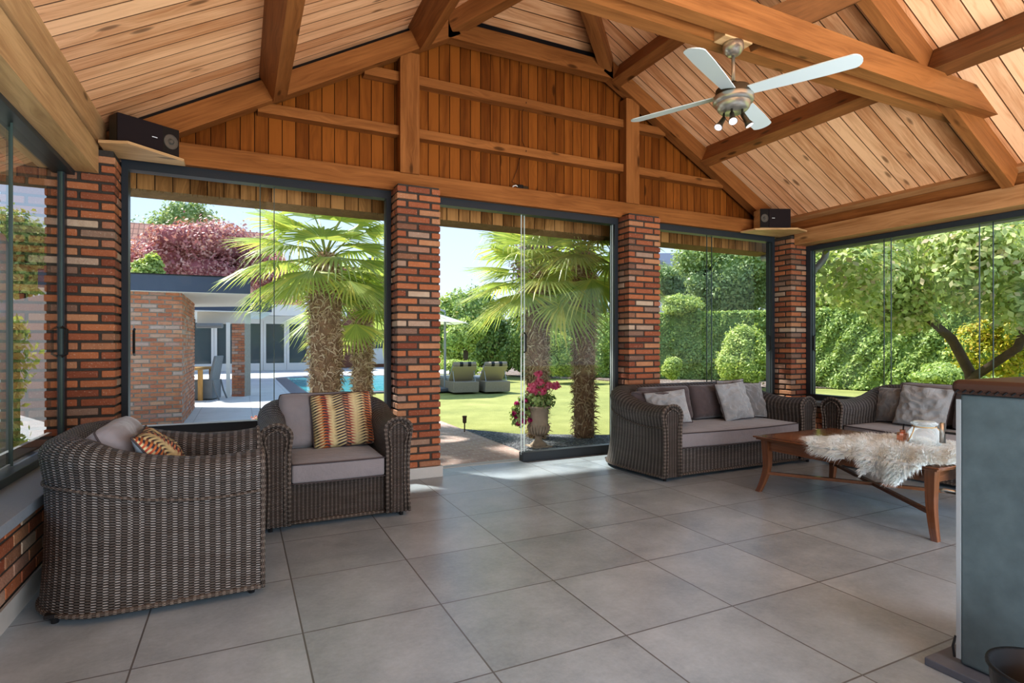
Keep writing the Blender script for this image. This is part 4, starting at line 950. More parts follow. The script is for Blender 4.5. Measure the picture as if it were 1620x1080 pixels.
# --- foliage
def leafcloud(name, blobs, n, size, mat, parent=None, core=None, surf=.75, seed=0, aspect=.55, flat=0):
    if n >= 2500: n = int(n*2.4); size *= .64
    "blobs: list of (cx,cy,cz,rx,ry,rz)"
    rs = np.random.default_rng(seed); B_ = np.array(blobs, float); area = (B_[:, 3]*B_[:, 4]+B_[:, 4]*B_[:, 5]+B_[:, 3]*B_[:, 5]); k = rs.choice(len(B_), n, p=area/area.sum())
    d = rs.normal(0, 1, (n, 3)); d /= np.linalg.norm(d, axis=1)[:, None]; rad = surf+(1.08-surf)*rs.random(n)
    lump = 1+.16*np.sin(d[:, 0]*6+k*1.7)*np.sin(d[:, 1]*5+2*k)+.10*np.sin(d[:, 2]*11+k+d[:, 0]*5)
    P0 = B_[k, :3]+d*B_[k, 3:]*(rad*lump)[:, None]+rs.normal(0, 1, (n, 3))*B_[k, 3:]*(.035+.085*(rs.random((n, 1)) < .45))*(1 if n > 2500 else .4); ok = P0[:, 2] > GZ+.01; P0 = P0[ok]; d = d[ok]; n = len(P0)
    nr = d+rs.normal(0, .55, (n, 3)); nr[:, 2] += .35; nr /= np.linalg.norm(nr, axis=1)[:, None]
    a = np.cross(nr, rs.normal(0, 1, (n, 3))); a /= np.linalg.norm(a, axis=1)[:, None]+1e-9; b_ = np.cross(nr, a)
    s = size*rs.uniform(.6, 1.25, n)[:, None]; V = np.concatenate([P0-a*s, P0+b_*s*aspect+nr*s*.12, P0+a*s, P0-b_*s*aspect+nr*s*.12]); i = np.arange(n)
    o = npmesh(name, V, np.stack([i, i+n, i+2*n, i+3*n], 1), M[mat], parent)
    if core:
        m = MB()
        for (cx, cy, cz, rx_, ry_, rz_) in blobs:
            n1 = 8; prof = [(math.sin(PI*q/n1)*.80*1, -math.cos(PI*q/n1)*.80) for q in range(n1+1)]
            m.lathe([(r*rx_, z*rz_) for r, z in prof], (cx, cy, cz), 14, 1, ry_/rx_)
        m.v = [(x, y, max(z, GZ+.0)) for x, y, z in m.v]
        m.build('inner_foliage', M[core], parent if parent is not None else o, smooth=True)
    return o
def plant(name, label, cat, base, blobs, n, size, mat, core='core', trunk=None, seed=0, group=None, surf=.75, aspect=.55):
    t = thing(name, label, cat, base, group)
    leafcloud('foliage', [(base[0]+q[0], base[1]+q[1], base[2]+q[2], q[3], q[4], q[5]) for q in blobs], n, size, mat, t, core, surf, seed, aspect)
    if trunk:
        m = MB(); m.tube([Vector(base)+Vector(p[:3]) for p in trunk], [p[3] for p in trunk], 10); m.build('trunk', M['bark'], t, smooth=True)
    return t
def rb(n, w, d, h, r, seed, z0=0):
    rs = random.Random(seed); return [(rs.uniform(-w, w), rs.uniform(-d, d), z0+rs.uniform(0, h), r*rs.uniform(.7, 1.2), r*rs.uniform(.7, 1.2), r*rs.uniform(.7, 1.1)) for _ in range(n)]
# clipped hedges
def hedge(name, label, p0, p1, h, th, n, seed, mat='hedge', size=.06):
    p0, p1 = Vector((*p0, GZ)), Vector((*p1, GZ)); d = p1-p0; L = d.length; d.normalize(); nn = Vector((-d.y, d.x, 0)); t = thing(name, label, 'hedge', tuple((p0+p1)/2))
    rs = np.random.default_rng(seed); a = rs.random(n)*L; z = rs.random(n)*h; side = rs.random(n); off = np.where(side < .78, -th/2, np.where(side < .9, 0, th/2)); top = (side > .78)
    z = np.where(top, h+rs.normal(0, .03, n), z); off = np.where(top, rs.uniform(-th/2, th/2, n), off)+rs.normal(0, .05, n)+.07*np.sin(a*3+z*4)+.05*np.sin(a*9-z*7)
    P0 = np.array(p0)+a[:, None]*np.array(d)+off[:, None]*np.array(nn); P0[:, 2] = GZ+z
    nr = np.where(top[:, None], [0, 0, 1], -np.array(nn))+rs.normal(0, .5, (n, 3)); nr[:, 2] += .3; nr /= np.linalg.norm(nr, axis=1)[:, None]
    A = np.cross(nr, rs.normal(0, 1, (n, 3))); A /= np.linalg.norm(A, axis=1)[:, None]; B_ = np.cross(nr, A); s = size*rs.uniform(.6, 1.3, n)[:, None]
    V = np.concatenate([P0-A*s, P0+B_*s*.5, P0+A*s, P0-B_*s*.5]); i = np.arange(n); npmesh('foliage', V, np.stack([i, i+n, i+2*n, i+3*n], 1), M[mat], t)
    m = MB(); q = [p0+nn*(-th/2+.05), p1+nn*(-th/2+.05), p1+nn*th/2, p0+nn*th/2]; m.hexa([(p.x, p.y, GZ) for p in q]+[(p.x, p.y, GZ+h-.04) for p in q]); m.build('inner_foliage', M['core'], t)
    return t
hd = lambda u, d: vd(u, d).xy
hedge('clipped_hedge', 'long clipped green hedge behind the lawn outside the rear right window', hd(830, 23.5), hd(1330, 19.5), 2.45, 1.0, 42000, 31)
hedge('clipped_hedge', 'clipped conifer hedge outside the right glass wall', hd(1270, 18.0), hd(1720, 12.5), 2.35, 1.0, 38000, 32, 'hedge', .055)
hedge('clipped_hedge', 'yellow green hedge outside the left glass wall', (-4.4, 2.5), (-2.6, 8.5), 1.55, .7, 14000, 33, 'bright', .045)
# trees behind, each its own
def tree(label, u, d, vtop, vbot, wpx, mat, seed, n=6000, size=.13, nb=9, *rest, **kw):
    return tree_(label, u, d, vtop, vbot, wpx, mat, seed, n, size, int(nb*1.6), *rest, **kw)
def tree_(label, u, d, vtop, vbot, wpx, mat, seed, n=6000, size=.13, nb=9, name='leafy_tree', trunk=True, core='core', cat='tree', zlow=None):
    "crown spanning given photo rows at depth d"
    b_ = vd(u, d, GZ); z1 = vz(vtop, d); z0 = max(GZ+.2, vz(vbot, d)); W = wpx/FPX*d/2; H_ = (z1-z0)/2; rs = random.Random(seed); bl = []
    for k in range(nb):
        a = rs.uniform(0, 2*PI); q = rs.uniform(.1, .74); h = rs.uniform(-.72, .68)
        r = rs.uniform(.26, .52); bl.append((W*q*math.cos(a), W*q*math.sin(a)*.8, z0-GZ+H_+h*H_*.85, W*r, W*r, H_*r*1.1))
    bl.append((0, 0, z0-GZ+H_, W*.6, W*.6, H_*.75))
    tr = [(0, 0, 0, .004*d+.04), (.1, 0, (z0-GZ+H_)*.6, .03+.003*d), (0, .1, z0-GZ+H_, .07)] if trunk else None
    return plant(name, label, cat, tuple(b_), bl, n, size, mat, core, tr, seed)
tree('big green tree rising behind the red maple', 300, 34, 305, 470, 150, 'tree_green', 41, 9000, .20)
t_ = tree('wide dark red maple above the flat roof of the outbuilding', 300, 20, 352, 480, 290, 'maple', 42, 17000, .11, 13, 'red_maple', True, 'core_red')
tree('red maple branches in front of the house roof', 415, 24, 400, 470, 110, 'maple', 43, 5000, .10, 6, 'red_maple', False, 'core_red')
tree('yellow green bush showing above the left end of the flat roof', 232, 14, 402, 480, 60, 'bright', 44, 2500, .08, 5, 'garden_bush', False, cat='bush')
tree('pale green tree outside the left glass wall', 30, 16, 335, 470, 190, 'bright', 45, 8000, .11, 8)
tree('rounded green tree behind the parasol', 715, 24, 455, 610, 90, 'bright', 46, 7000, .12)
tree('dense green tree behind the sun loungers', 770, 23, 462, 610, 110, 'hedge_dark', 47, 10000, .12, 9)
tree('tall dark green shrub right of the loungers', 823, 22, 480, 612, 70, 'hedge_dark', 48, 6500, .10, 7, 'garden_shrub', False, cat='shrub')
tree('purple leaved tree behind the two right palms', 868, 30, 380, 500, 150, 'purple', 49, 6000, .16, 8, 'purple_tree')
tree('green tree between the two right palms', 893, 26, 430, 560, 130, 'tree_green', 50, 6000, .13)
tree('pale bushy shrub behind the flower urn', 893, 19, 525, 603, 75, 'bright', 51, 4500, .07, 7, 'garden_shrub', False, cat='shrub')
tree('green shrub beside the right door pillar', 955, 19, 500, 603, 70, 'hedge', 52, 4500, .07, 7, 'garden_shrub', False, cat='shrub')
tree('low round bright shrub at the foot of the long hedge', 1062, 17, 560, 600, 36, 'bright', 53, 2600, .05, 4, 'garden_shrub', False, cat='shrub')
tree('large feathery conifer above the long hedge', 1150, 25, 372, 500, 150, 'conifer', 54, 14000, .13, 12, 'conifer_tree')
tree('second conifer filling the right of the rear right window', 1225, 27, 350, 500, 150, 'conifer', 55, 11000, .14, 9, 'conifer_tree')
tree('light green shrub in front of the hedge, right of the rear window', 1180, 16.5, 505, 608, 95, 'bright', 56, 9000, .07, 9, 'garden_shrub', False, cat='shrub')
tree('bright bush at the top of the hedge behind the right door pillar', 1075, 21, 468, 500, 90, 'bright', 57, 4000, .08, 5, 'garden_bush', False, cat='bush')
tree('dark green tree in front of the slate roofed house', 1072, 31, 418, 480, 120, 'tree_green', 65, 5000, .14, 7)
tree('yellow green tree above the hedge outside the right glass wall', 1330, 21, 350, 500, 200, 'bright', 58, 12000, .12, 9)
tree('tall green tree behind the hedge at the far right', 1560, 22, 330, 500, 260, 'tree_green', 59, 14000, .14, 10)
tree('green tree behind the hedge in the middle of the right glass wall', 1440, 24, 340, 490, 200, 'hedge', 60, 12000, .13, 9)
tree('yellow leaved shrub under the apple tree', 1590, 10.5, 470, 600, 120, 'yellow', 61, 5000, .06, 7, 'yellow_shrub', False, cat='shrub')
tree('low green plants along the foot of the right hedge', 1505, 12.5, 575, 608, 130, 'hedge', 62, 5000, .06, 7, 'garden_shrub', False, cat='shrub')
tree('low leafy bush behind the loungers', 725, 17.5, 570, 590, 80, 'bright', 63, 3500, .06, 6, 'garden_bush', False, cat='bush')
tree('small tree with pale trunk behind the parasol', 733, 20, 500, 560, 60, 'bright', 64, 3000, .09, 5)
# apple tree with leaning trunk close to the right windows
base = vd(1545, 9.0, GZ)
def vp(u, v, d): p = vd(u, d, 0); p.z = vz(v, d); return p
t = thing('apple_tree', 'old broad-leaved tree leaning close outside the right glass wall', 'tree', tuple(base))
m = MB(); m.tube([base, vp(1535, 590, 9.0), vp(1505, 535, 8.9), vp(1470, 505, 8.8), vp(1440, 480, 8.7)], [.10, .08, .07, .055, .03], 10); m.build('trunk', M['bark'], t, smooth=True)
m = MB(); m.tube([vp(1535, 600, 9.0), vp(1610, 550, 8.2), vp(1640, 470, 8.0)], [.07, .06, .045], 8); m.build('limb', M['bark'], t, smooth=True)
m = MB(); m.tube([vp(1640, 500, 8.0), vp(1590, 470, 8.1), vp(1550, 450, 8.1), vp(1500, 440, 8.0)], [.045, .04, .03, .015], 8); m.build('limb', M['bark'], t, smooth=True)
bl = []; rs_ = random.Random(3)
for k in range(34):
    u = rs_.uniform(1345, 1670); v = rs_.uniform(365, 470)+max(0, (u-1560))*.25; d_ = rs_.uniform(7.4, 10.2); p = vp(u, v, d_); bl.append((p.x, p.y, p.z, .55, .55, .38))
for k in range(6):
    p = vp(rs_.uniform(1370, 1480), rs_.uniform(470, 520), rs_.uniform(8.8, 10)); bl.append((p.x, p.y, p.z, .4, .4, .25))
leafcloud('foliage', bl, 14000, .082, 'apple', t, None, .35, 71, .6)
# --- palms
def fan_leaf(mb, org, direction, length, radius, up, nseg=26, droop=.25, spread=2.5, stem=None):
    d = Vector(direction).normalized(); side = d.cross(Vector(up));
    if side.length < .05: side = d.orthogonal()
    side.normalize(); nrm = side.cross(d).normalized(); o = Vector(org); hub = o+d*length+Vector((0, 0, -.12*length))
    mid = o+d*length*.55+Vector((0, 0, .03*length))
    if stem is not None: stem.tube([o, mid, hub], [.013, .009, .007], 5)
    d2 = (hub-mid).normalized(); side = d2.cross(nrm).normalized(); nrm = side.cross(d2).normalized()
    for k in range(nseg):
        a = (k/(nseg-1)-.5)*spread; L = radius*(1-.22*abs(a/spread*2)**2)*random.uniform(.92, 1.05)
        ax = (d2*math.cos(a)+side*math.sin(a)).normalized(); cr = nrm.cross(ax).normalized()
        w1 = radius*.5*spread/nseg*.52; dr = droop*random.uniform(.7, 1.4); fold = .4*w1
        p1 = hub+ax*L*.5-nrm*(.06*L); p2 = hub+ax*L*.8-Vector((0, 0, dr*L*.35))-nrm*(.08*L); p3 = hub+ax*L*.97-Vector((0, 0, dr*L*.95))
        n = len(mb.v); mb.v += [tuple(hub), tuple(p1-cr*w1), tuple(p1+nrm*fold), tuple(p1+cr*w1), tuple(p2-cr*w1*.55), tuple(p2+nrm*fold*.5), tuple(p2+cr*w1*.55), tuple(p3)]
        for f in ((0, 1, 2), (0, 2, 3), (1, 4, 5, 2), (2, 5, 6, 3), (4, 7, 5), (5, 7, 6)):
            mb.f.append(tuple(n+i for i in f)); mb.uv.append(None)
def palm(label, u, d, vcrown, wpx_base, wpx_top, seed, fans, lean=(0, 0), spike=True):
    random.seed(seed); b_ = vd(u, d, GZ); zc = vz(vcrown, d); H_ = zc-GZ; t = thing('fan_palm', label, 'palm', tuple(b_), 'hairy trunked fan palms in the garden')
    r0, r1 = wpx_base/2/FPX*d, wpx_top/2/FPX*d; m = MB(); n = 30; rings = []
    def ctr(s): return Vector((b_.x+lean[0]*s, b_.y+lean[1]*s, GZ+H_*s))
    def rad(s): return (r0+(r1-r0)*math.sin(min(1, s*1.25)*PI/2))*(1 if s < .86 else 1-.55*(s-.86)/.14)
    m.tube([ctr(i/n) for i in range(n+1)], [rad(i/n)*.9*(1+.05*math.sin(i*2.1)) for i in range(n+1)], 18); m.build('trunk', M['trunk'], t, smooth=True)
    rs = np.random.default_rng(seed); N_ = 3600; s = rs.random(N_)**.9; a = rs.random(N_)*2*PI
    R_ = np.array([rad(x) for x in s])*rs.uniform(.80, 1.02, N_); C_ = np.stack([b_.x+lean[0]*s, b_.y+lean[1]*s, GZ+H_*s], 1)
    o_ = np.stack([np.cos(a), np.sin(a), np.zeros(N_)], 1); P0 = C_+o_*R_[:, None]
    tang = np.stack([-np.sin(a), np.cos(a), np.zeros(N_)], 1)
    dr = o_*rs.uniform(.05, .55, N_)[:, None]+tang*rs.normal(0, .6, N_)[:, None]+np.array([0, 0, 1])*rs.normal(.15, .7, N_)[:, None]; dr /= np.linalg.norm(dr, axis=1)[:, None]
    L = rs.uniform(.04, .13, N_)[:, None]; w = np.cross(dr, o_); w /= np.linalg.norm(w, axis=1)[:, None]+1e-9; w *= rs.uniform(.002, .009, N_)[:, None]
    e = P0+dr*L+np.array([0, 0, -1])*L*.25; mid = P0+dr*L*.55
    V = np.concatenate([P0-w, P0+w, mid+w, mid-w, e]); i = np.arange(N_); T_ = np.concatenate([np.stack([i, i+N_, i+2*N_], 1), np.stack([i, i+2*N_, i+3*N_], 1), np.stack([i+3*N_, i+2*N_, i+4*N_], 1)])
    h = npmesh('trunk_fibre', V, T_, M['fiber'], t); h['kind'] = 'stuff'
    top = ctr(1.0)
    for k in range(fans):
        ga = k*2.39996+seed; el = 1.15-1.45*(k/fans)**.9; L_ = random.uniform(.38, .62); dr = Vector((math.cos(ga)*math.cos(el), math.sin(ga)*math.cos(el), math.sin(el)))
        lm = MB(); st = MB(); o0 = top-Vector((0, 0, .30*(k/fans)))+dr*.03
        fan_leaf(lm, o0, dr, L_, random.uniform(.62, .82), (0, 0, 1), 30, random.uniform(.12, .45), random.uniform(2.5, 3.3), stem=st)
        lf = lm.build('frond', M['palm'], t); st.build('petiole', M['petiole'], lf, smooth=True)
    return t
palm('thick hairy fan palm just outside the left window', 515, 7.0, 400, 48, 52, 81, 30)
palm('slimmer hairy fan palm right of the thick one outside the left window', 573, 8.4, 470, 34, 29, 82, 22)
palm('fan palm behind the flower urn outside the glass door', 850, 7.75, 430, 31, 38, 83, 27)
palm('fan palm standing in the gravel right of the flower urn', 924, 7.80, 390, 34, 38, 84, 28)
# --- flower urn
ux, uy = at(852, 706, GZ).xy
t = thing('stone_urn', 'weathered stone urn on a foot, standing in the gravel by the glass door', 'urn', (ux, uy, GZ))
prof = [(0, 0), (.105, 0), (.105, .03), (.085, .045), (.05, .075), (.042, .11), (.046, .13), (.08, .155), (.115, .20), (.128, .26), (.118, .29), (.120, .40), (.130, .47), (.158, .495), (.155, .51), (.125, .505), (.10, .45), (0, .45)]
m = MB(); m.lathe(prof, (ux, uy, GZ+.004), 32); m.build('urn_body', M['stone'], t, smooth=True)
m = MB()
for k in range(20):
    a = 2*PI*k/20; m.tube([(ux+r*math.cos(a), uy+r*math.sin(a), GZ+z) for r, z in ((.06, .145), (.115, .185), (.137, .25), (.128, .28))], [.006, .014, .013, .004], 5)
m.build('gadroon_relief', M['stone'], t, smooth=True)
m = MB(); m.box(ux-.13, ux+.13, uy-.13, uy+.13, GZ, GZ+.012); m.build('plinth', M['stone'], t)
t = thing('flowering_plant', 'pink geranium and trailing petunias planted in the stone urn', 'flowers', (ux, uy, GZ+.46))
leafcloud('foliage', [(ux, uy, GZ+.56, .17, .17, .12), (ux-.17, uy+.05, GZ+.50, .14, .10, .14), (ux-.24, uy+.08, GZ+.38, .10, .08, .14), (ux+.12, uy-.02, GZ+.58, .1, .1, .08)], 1500, .028, 'hedge_dark', t, None, .3, 91, .8)
FR, FU = Vector((CA, -SA, 0)), Vector((0, 0, 1))
for k, (du, dz) in enumerate(((-.03, .96-.04), (-.10, .76), (-.02, .82), (.10, .77), (.19, .77), (-.05, .70), (.02, .70), (-.12, .72))):
    c = Vector((ux, uy, GZ+dz))+FR*du+Vector((0, -.06, 0)); m = MB(); m.tube([(ux, uy, GZ+.5), (Vector((ux, uy, GZ+.5))+c)/2+FR*.01, c], .004, 5); st = m.build('stem', M['petiole'], t)
    leafcloud('blossom', [(c.x, c.y, c.z, .05, .05, .04)], 130, .020, 'pink', st, None, .3, 92+k, .9)
for k, (du, dz) in enumerate(((-.30, .55), (-.27, .50), (-.34, .42), (-.30, .36), (-.26, .36), (-.22, .42), (-.17, .50), (-.20, .58), (-.15, .34), (-.22, .32), (-.30, .30), (-.05, .35), (.0, .38))):
    c = Vector((ux, uy, GZ+dz))+FR*du+Vector((0, -.08, 0)); m = MB(); m.tube([Vector((ux, uy, GZ+.52))+FR*du*.4, c], .003, 4); st = m.build('stem', M['petiole'], t)
    leafcloud('blossom', [(c.x, c.y, c.z, .028, .028, .028)], 45, .022, 'magenta', st, None, .3, 120+k, .9)
# small flowers by the left sill outside
for u, v, d in ((408, 662, 5.9), (609, 655, 6.2)):
    p = vp(u, v, d); t = thing('flower_bush', 'pink flower clump just outside the left window sill' if u < 500 else 'purple flower clump outside beside the middle brick pillar', 'flowers', (p.x, p.y, GZ))
    leafcloud('foliage', [(p.x, p.y, (p.z+GZ)/2, .10, .10, (p.z-GZ)/2)], 900, .03, 'hedge_dark', t, None, .3, 140, .8)
    leafcloud('blossom', [(p.x, p.y, p.z-.01, .08, .08, .04)], 90, .018, 'maple' if u < 500 else 'magenta', t, None, .3, 141, .8)
# garden light
gp = at(735, 683, GZ); t = thing('garden_light', 'small rusty garden light on a stake beside the brick path', 'lamp', tuple(gp))
m = MB(); m.tube([gp, gp+Vector((0, 0, .13))], .010, 8); m.build('stake', M['bark'], t)
m = MB(); m.lathe([(0, .13), (.022, .13), (.028, .145), (.03, .21), (.034, .215), (.034, .235), (0, .24)], tuple(gp), 14); m.build('lamp_head', M['bark'], t)
# --- loungers
def lounger():
    r = thing('sun_lounger', 'x', 'sun lounger', group='rattan sun loungers on the lawn')
    m = MB(); m.hexa([(-.35, .03, .02), (.35, .03, .02), (.35, 1.95, .02), (-.35, 1.95, .02), (-.35, 0, .30), (.35, 0, .30), (.35, 1.98, .30), (-.35, 1.98, .30)]); m.build('base', M['rattan'], r, bevel=.01)
    a = Vector((0, .62, .30)); e = Vector((0, .16, .70)); d = (e-a); 
    m = MB(); m.bar(a, e, .66, .025, (0, 1, 1)); m.build('backrest', M['mesh_back'], r)
    n = Vector((0, d.z, -d.y)).normalized()
    m = MB(); m.bar(a+n*.05, e+n*.05+d*.02, .64, .07, (0, 1, 1)); m.build('back_mattress', M['grey_fab'], r, bevel=.02)
    m = MB(); m.box(-.32, .32, .62, 1.94, .30, .37); m.build('seat_mattress', M['grey_fab'], r, bevel=.02)
    m = MB(); m.tube([e+n*.05+Vector((-.31, 0, .02)), e+n*.05+Vector((.31, 0, .02))], .065, 14); h = m.build('head_roll', M['rattan'], r, smooth=True)
    for x in (-.14, .08):
        m = MB(); m.tube([e+n*.05+Vector((x, 0, .02)), e+n*.05+Vector((x+.09, 0, .02))], .068, 14, caps=False); m.build('dark_stripe', M['black'], h, smooth=True)
    for x in (-.30, .28):
        m = MB(); m.tube([Vector((x, .30, .62)), Vector((x, .12, .30))], .01, 6); m.build('support_bar', M['alu_light'], r)
    return r
l1 = lounger()
def putl(o, u, v, rz, label): p = at(u, v, GZ); o.location = (p.x, p.y, GZ); o.rotation_euler = (0, 0, rz); o['label'] = label
putl(l1, 788, 621, YAW*-1+.35, 'right rattan sun lounger with striped head roll on the lawn')
l2 = copy_tree(l1); putl(l2, 738, 622, YAW*-1+.35, 'left rattan sun lounger with striped head roll beside the parasol')
l3 = copy_tree(l1); putl(l3, 612, 616, YAW*-1-1.2+.0, 'rattan sun lounger half hidden by the brick pillar near the pool')
# parasol
pp = at(704, 618, GZ); t = thing('cantilever_parasol', 'white cantilever parasol on a grey post behind the middle brick pillar', 'parasol', tuple(pp))
m = MB(); m.tube([pp, pp+Vector((0, 0, 2.05))], .035, 10); m.build('pole', M['zinc'], t)
m = MB(); m.box(pp.x-.75, pp.x+.45, pp.y-.4, pp.y+.4, GZ, GZ+.10); m.build('base', M['slate'], t, bevel=.03)
cc = pp+Vector((-.9*CA, .9*SA, 2.05)); rim = [cc+Vector((1.55*math.cos(a), 1.55*math.sin(a), -.18)) for a in [PI/4*k+.35 for k in range(8)]]; top = cc+Vector((0, 0, .42)); m = MB()
for k in range(8):
    a, e = rim[k], rim[(k+1) % 8]; mid = (a+e)/2+Vector((0, 0, .02)); am = (a+top)/2-Vector((0, 0, .05)); em = (e+top)/2-Vector((0, 0, .05))
    m.face([a, mid, (am+em)/2, am]); m.face([mid, e, em, (am+em)/2]); m.face([am, em, top])
m.build('canopy', M['canvas'], t)
m = MB(); m.tube([pp+Vector((0, 0, 1.9)), pp+Vector((0, 0, 2.2)), top+Vector((0, 0, .05))], .025, 8); m.build('arm', M['zinc'], t)
m = MB()
for k in range(8): m.tube([top-Vector((0, 0, .06)), rim[k]-Vector((0, 0, .03))], .010, 5)
m.build('ribs', M['zinc'], t)
# --- outbuilding with flat roof
A0 = vd(120, 8.3, GZ).xy; A1 = vd(288, 8.96, GZ).xy; A2 = vd(301, 10.3, GZ).xy; A3 = vd(308, 11.3, GZ).xy
t = thing('brick_outbuilding', 'low brick outbuilding with a dark blue fascia outside the left window', 'building', (A1.x, A1.y, GZ))
random.seed(21); ZS = 2.03
m = MB(); nn = Vector(((A1-A0).y, -(A1-A0).x)).normalized(); far0 = A0-nn*3.2
q = [A0, A1, A2, A3, Vector((A3.x-3.0, A3.y+.6))]; m.prism([tuple(p-nn*.012 if i < 2 else p+Vector((-.012, 0))) for i, p in enumerate(q)], GZ, ZS); m.build('mortar_core', M['mortar_out'], t)
m = MB(); brickface(m, None, tuple(A0), tuple(A1), GZ+.01, ZS, ch=.066, gap=.017, bl=.205, jit=.003); m.build('front_bricks', M['brick_out'], t)
m = MB(); brickface(m, None, tuple(A1), tuple(A2), GZ+.01, ZS, ch=.066, gap=.017, bl=.205, phase=1); brickface(m, None, tuple(A2), tuple(A3), GZ+.01, ZS, ch=.066, gap=.017, bl=.205); m.build('side_bricks', M['brick_out'], t)
B0_, B1_, B2_, B3_ = vd(60, 8.1).xy, vd(396, 9.15).xy, vd(385, 12.1).xy, vd(100, 12.5).xy
m = MB(); m.prism([tuple(p) for p in (B0_, B1_, B2_, B3_)], ZS-.005, ZS+.25); m.build('fascia', M['fascia'], t)
m = MB(); q = [p for p in (B0_, B1_, B2_, B3_)]; m.prism([tuple(p) for p in q], ZS-.012, ZS-.005); m.build('soffit', M['cream'], t)
m = MB(); m.prism([tuple(p) for p in (B0_+Vector((.0, -.01)), B1_+Vector((.01, -.01)), B2_, B3_)], ZS+.25, ZS+.265); m.build('roof_trim', M['black'], t)
# covered terrace behind it
C0, C1, C2, C3 = vd(290, 13.2).xy, vd(430, 14.2).xy, vd(414, 17.6).xy, vd(270, 17.6).xy
t = thing('terrace_canopy', 'flat roofed terrace canopy with brick column behind the outbuilding', 'canopy', (C1.x, C1.y, GZ))
m = MB(); m.prism([tuple(p) for p in (C0, C1, C2, C3)], 2.02, 2.36); m.build('fascia', M['fascia'], t)
m = MB(); m.prism([tuple(p) for p in (C0, C1, C2, C3)], 2.00, 2.02); m.build('soffit', M['white'], t)
K0, K1 = vd(367, 13.9).xy, vd(387, 13.9).xy; dd = (K1-K0).normalized(); bk = Vector((-dd.y, dd.x))*.32
m = MB(); m.prism([tuple(p) for p in (K0, K1, K1+bk, K0+bk)], GZ, 1.72); m.build('column_core', M['mortar_out'], t)
m = MB(); brickface(m, None, tuple(K0-bk.normalized()*.01), tuple(K1-bk.normalized()*.01), GZ, 1.72, bl=.16, nrm=(-bk.x/bk.length, -bk.y/bk.length, 0)); m.build('column_bricks', M['brick_out'], t)
m = MB(); J0 = vd(312, 13.7).xy; m.prism([tuple(p) for p in (J0, K1, K1+bk, J0+bk)], 1.72, 2.0); m.build('lintel', M['cream'], t)
J1 = vd(361, 13.7).xy; m = MB(); m.bar((J1.x, J1.y, GZ), (J1.x, J1.y, 1.74), .09, .09, (1, 0, 0)); m.build('white_post', M['white'], t)
m = MB(); a = vd(312, 13.6).xy; e = vd(352, 13.6).xy; m.tube([(a.x, a.y, 1.66), (e.x, e.y, 1.66)], .06, 10); m.build('rolled_awning', M['grey_fab'], t)
# dining table and chair under the canopy
p = vd(306, 13.0, GZ); t = thing('dining_table', 'light oak dining table under the terrace canopy', 'table', tuple(p))
m = MB(); z = .76+GZ; a = Vector((p.x-1.2, p.y+.4, 0)); m.bar((p.x-1.2, p.y+.55, z-.03), (p.x+.22, p.y, z-.03), .8, .06); m.build('tabletop', M['oak'], t)
q = vd(317, 12.9).xy
for dx, dy in ((0, 0), (-1.1, .4), (.2, .55), (-.9, .95)):
    m = MB(); m.bar((q.x+dx, q.y+dy, GZ), (q.x+dx, q.y+dy, z-.06), .1, .1, (1, 0, 0)); m.build('leg', M['oak'], t)
q = vd(329, 13.2, GZ); t = thing('rattan_dining_chair', 'dark grey rattan dining chair at the outdoor table', 'chair', tuple(q))
X = Matrix.Translation(q) @ Matrix.Rotation(-.35, 4, 'Z')
m = MB(); m.hexa([(-.30, -.25, .02), (.20, -.25, .02), (.20, .25, .02), (-.30, .25, .02), (-.30, -.25, .46), (.2, -.25, .46), (.2, .25, .46), (-.3, .25, .46)]); m.build('seat', M['grey_fab'], t, bevel=.02, xf=X)
m = MB(); m.hexa([(.10, -.25, .44), (.17, -.25, .44), (.17, .25, .44), (.10, .25, .44), (.22, -.23, 1.02), (.27, -.23, 1.02), (.27, .23, 1.02), (.22, .23, 1.02)]); m.build('backrest', M['grey_fab'], t, bevel=.02, xf=X)
for y in (-.22, .22):
    m = MB(); m.tube([(.20, y, .46), (.26, y, .2), (.34, y, 0)], .02, 6); m.build('leg', M['grey_fab'], t, xf=X)
# --- the house beyond the pool
HYY = 30.5; t = thing('brick_house', 'red brick house with white glazed doors beyond the pool', 'house', (2, HYY, GZ))
m = MB(); m.box(-6, 4.5, HYY+.2, HYY+8, GZ, 2.7); m.box(4.5, 9.6, HYY+2.0, HYY+9, GZ, 5.6); m.build('brick_wall', M['rooftile'], t)
m = MB(); m.box(-6.5, 4.9, HYY-1.0, HYY+.3, 2.62, 3.15); m.box(-6.5, 4.9, HYY-.05, HYY+.3, 2.40, 2.62); m.build('white_fascia', M['white'], t)
m = MB(); m.face([(-6, HYY, 3.15), (3.2, HYY, 3.15), (1.9, HYY+3.6, 7.4), (-6, HYY+3.6, 7.4)]); m.build('tile_roof', M['rooftile'], t)
m = MB(); m.bar((3.2, HYY-.02, 3.15), (1.9, HYY+3.58, 7.4), .35, .12); m.build('verge_board', M['white'], t)
for x in (-2.2, -1.12, -.04, 1.04, 2.12, 3.20):
    m = MB(); x1 = x+1.08
    m.box(x, x+.12, HYY-.02, HYY+.1, GZ, 2.40); m.box(x1-.13, x1-.01, HYY-.02, HYY+.1, GZ, 2.40); m.box(x+.12, x1-.13, HYY-.01, HYY+.1, GZ, .28); m.box(x+.12, x1-.13, HYY-.01, HYY+.1, 2.24, 2.40); d_ = m.build('glazed_door', M['white'], t)
    m = MB(); m.box(x+.11, x1-.12, HYY+.06, HYY+.08, .28, 2.24); m.build('door_glass', M['door_glass'], d_)
m = MB(); m.box(5.9, 8.3, HYY+1.86, HYY+2.0, .1, 3.0); m.build('white_panel', M['white'], t)
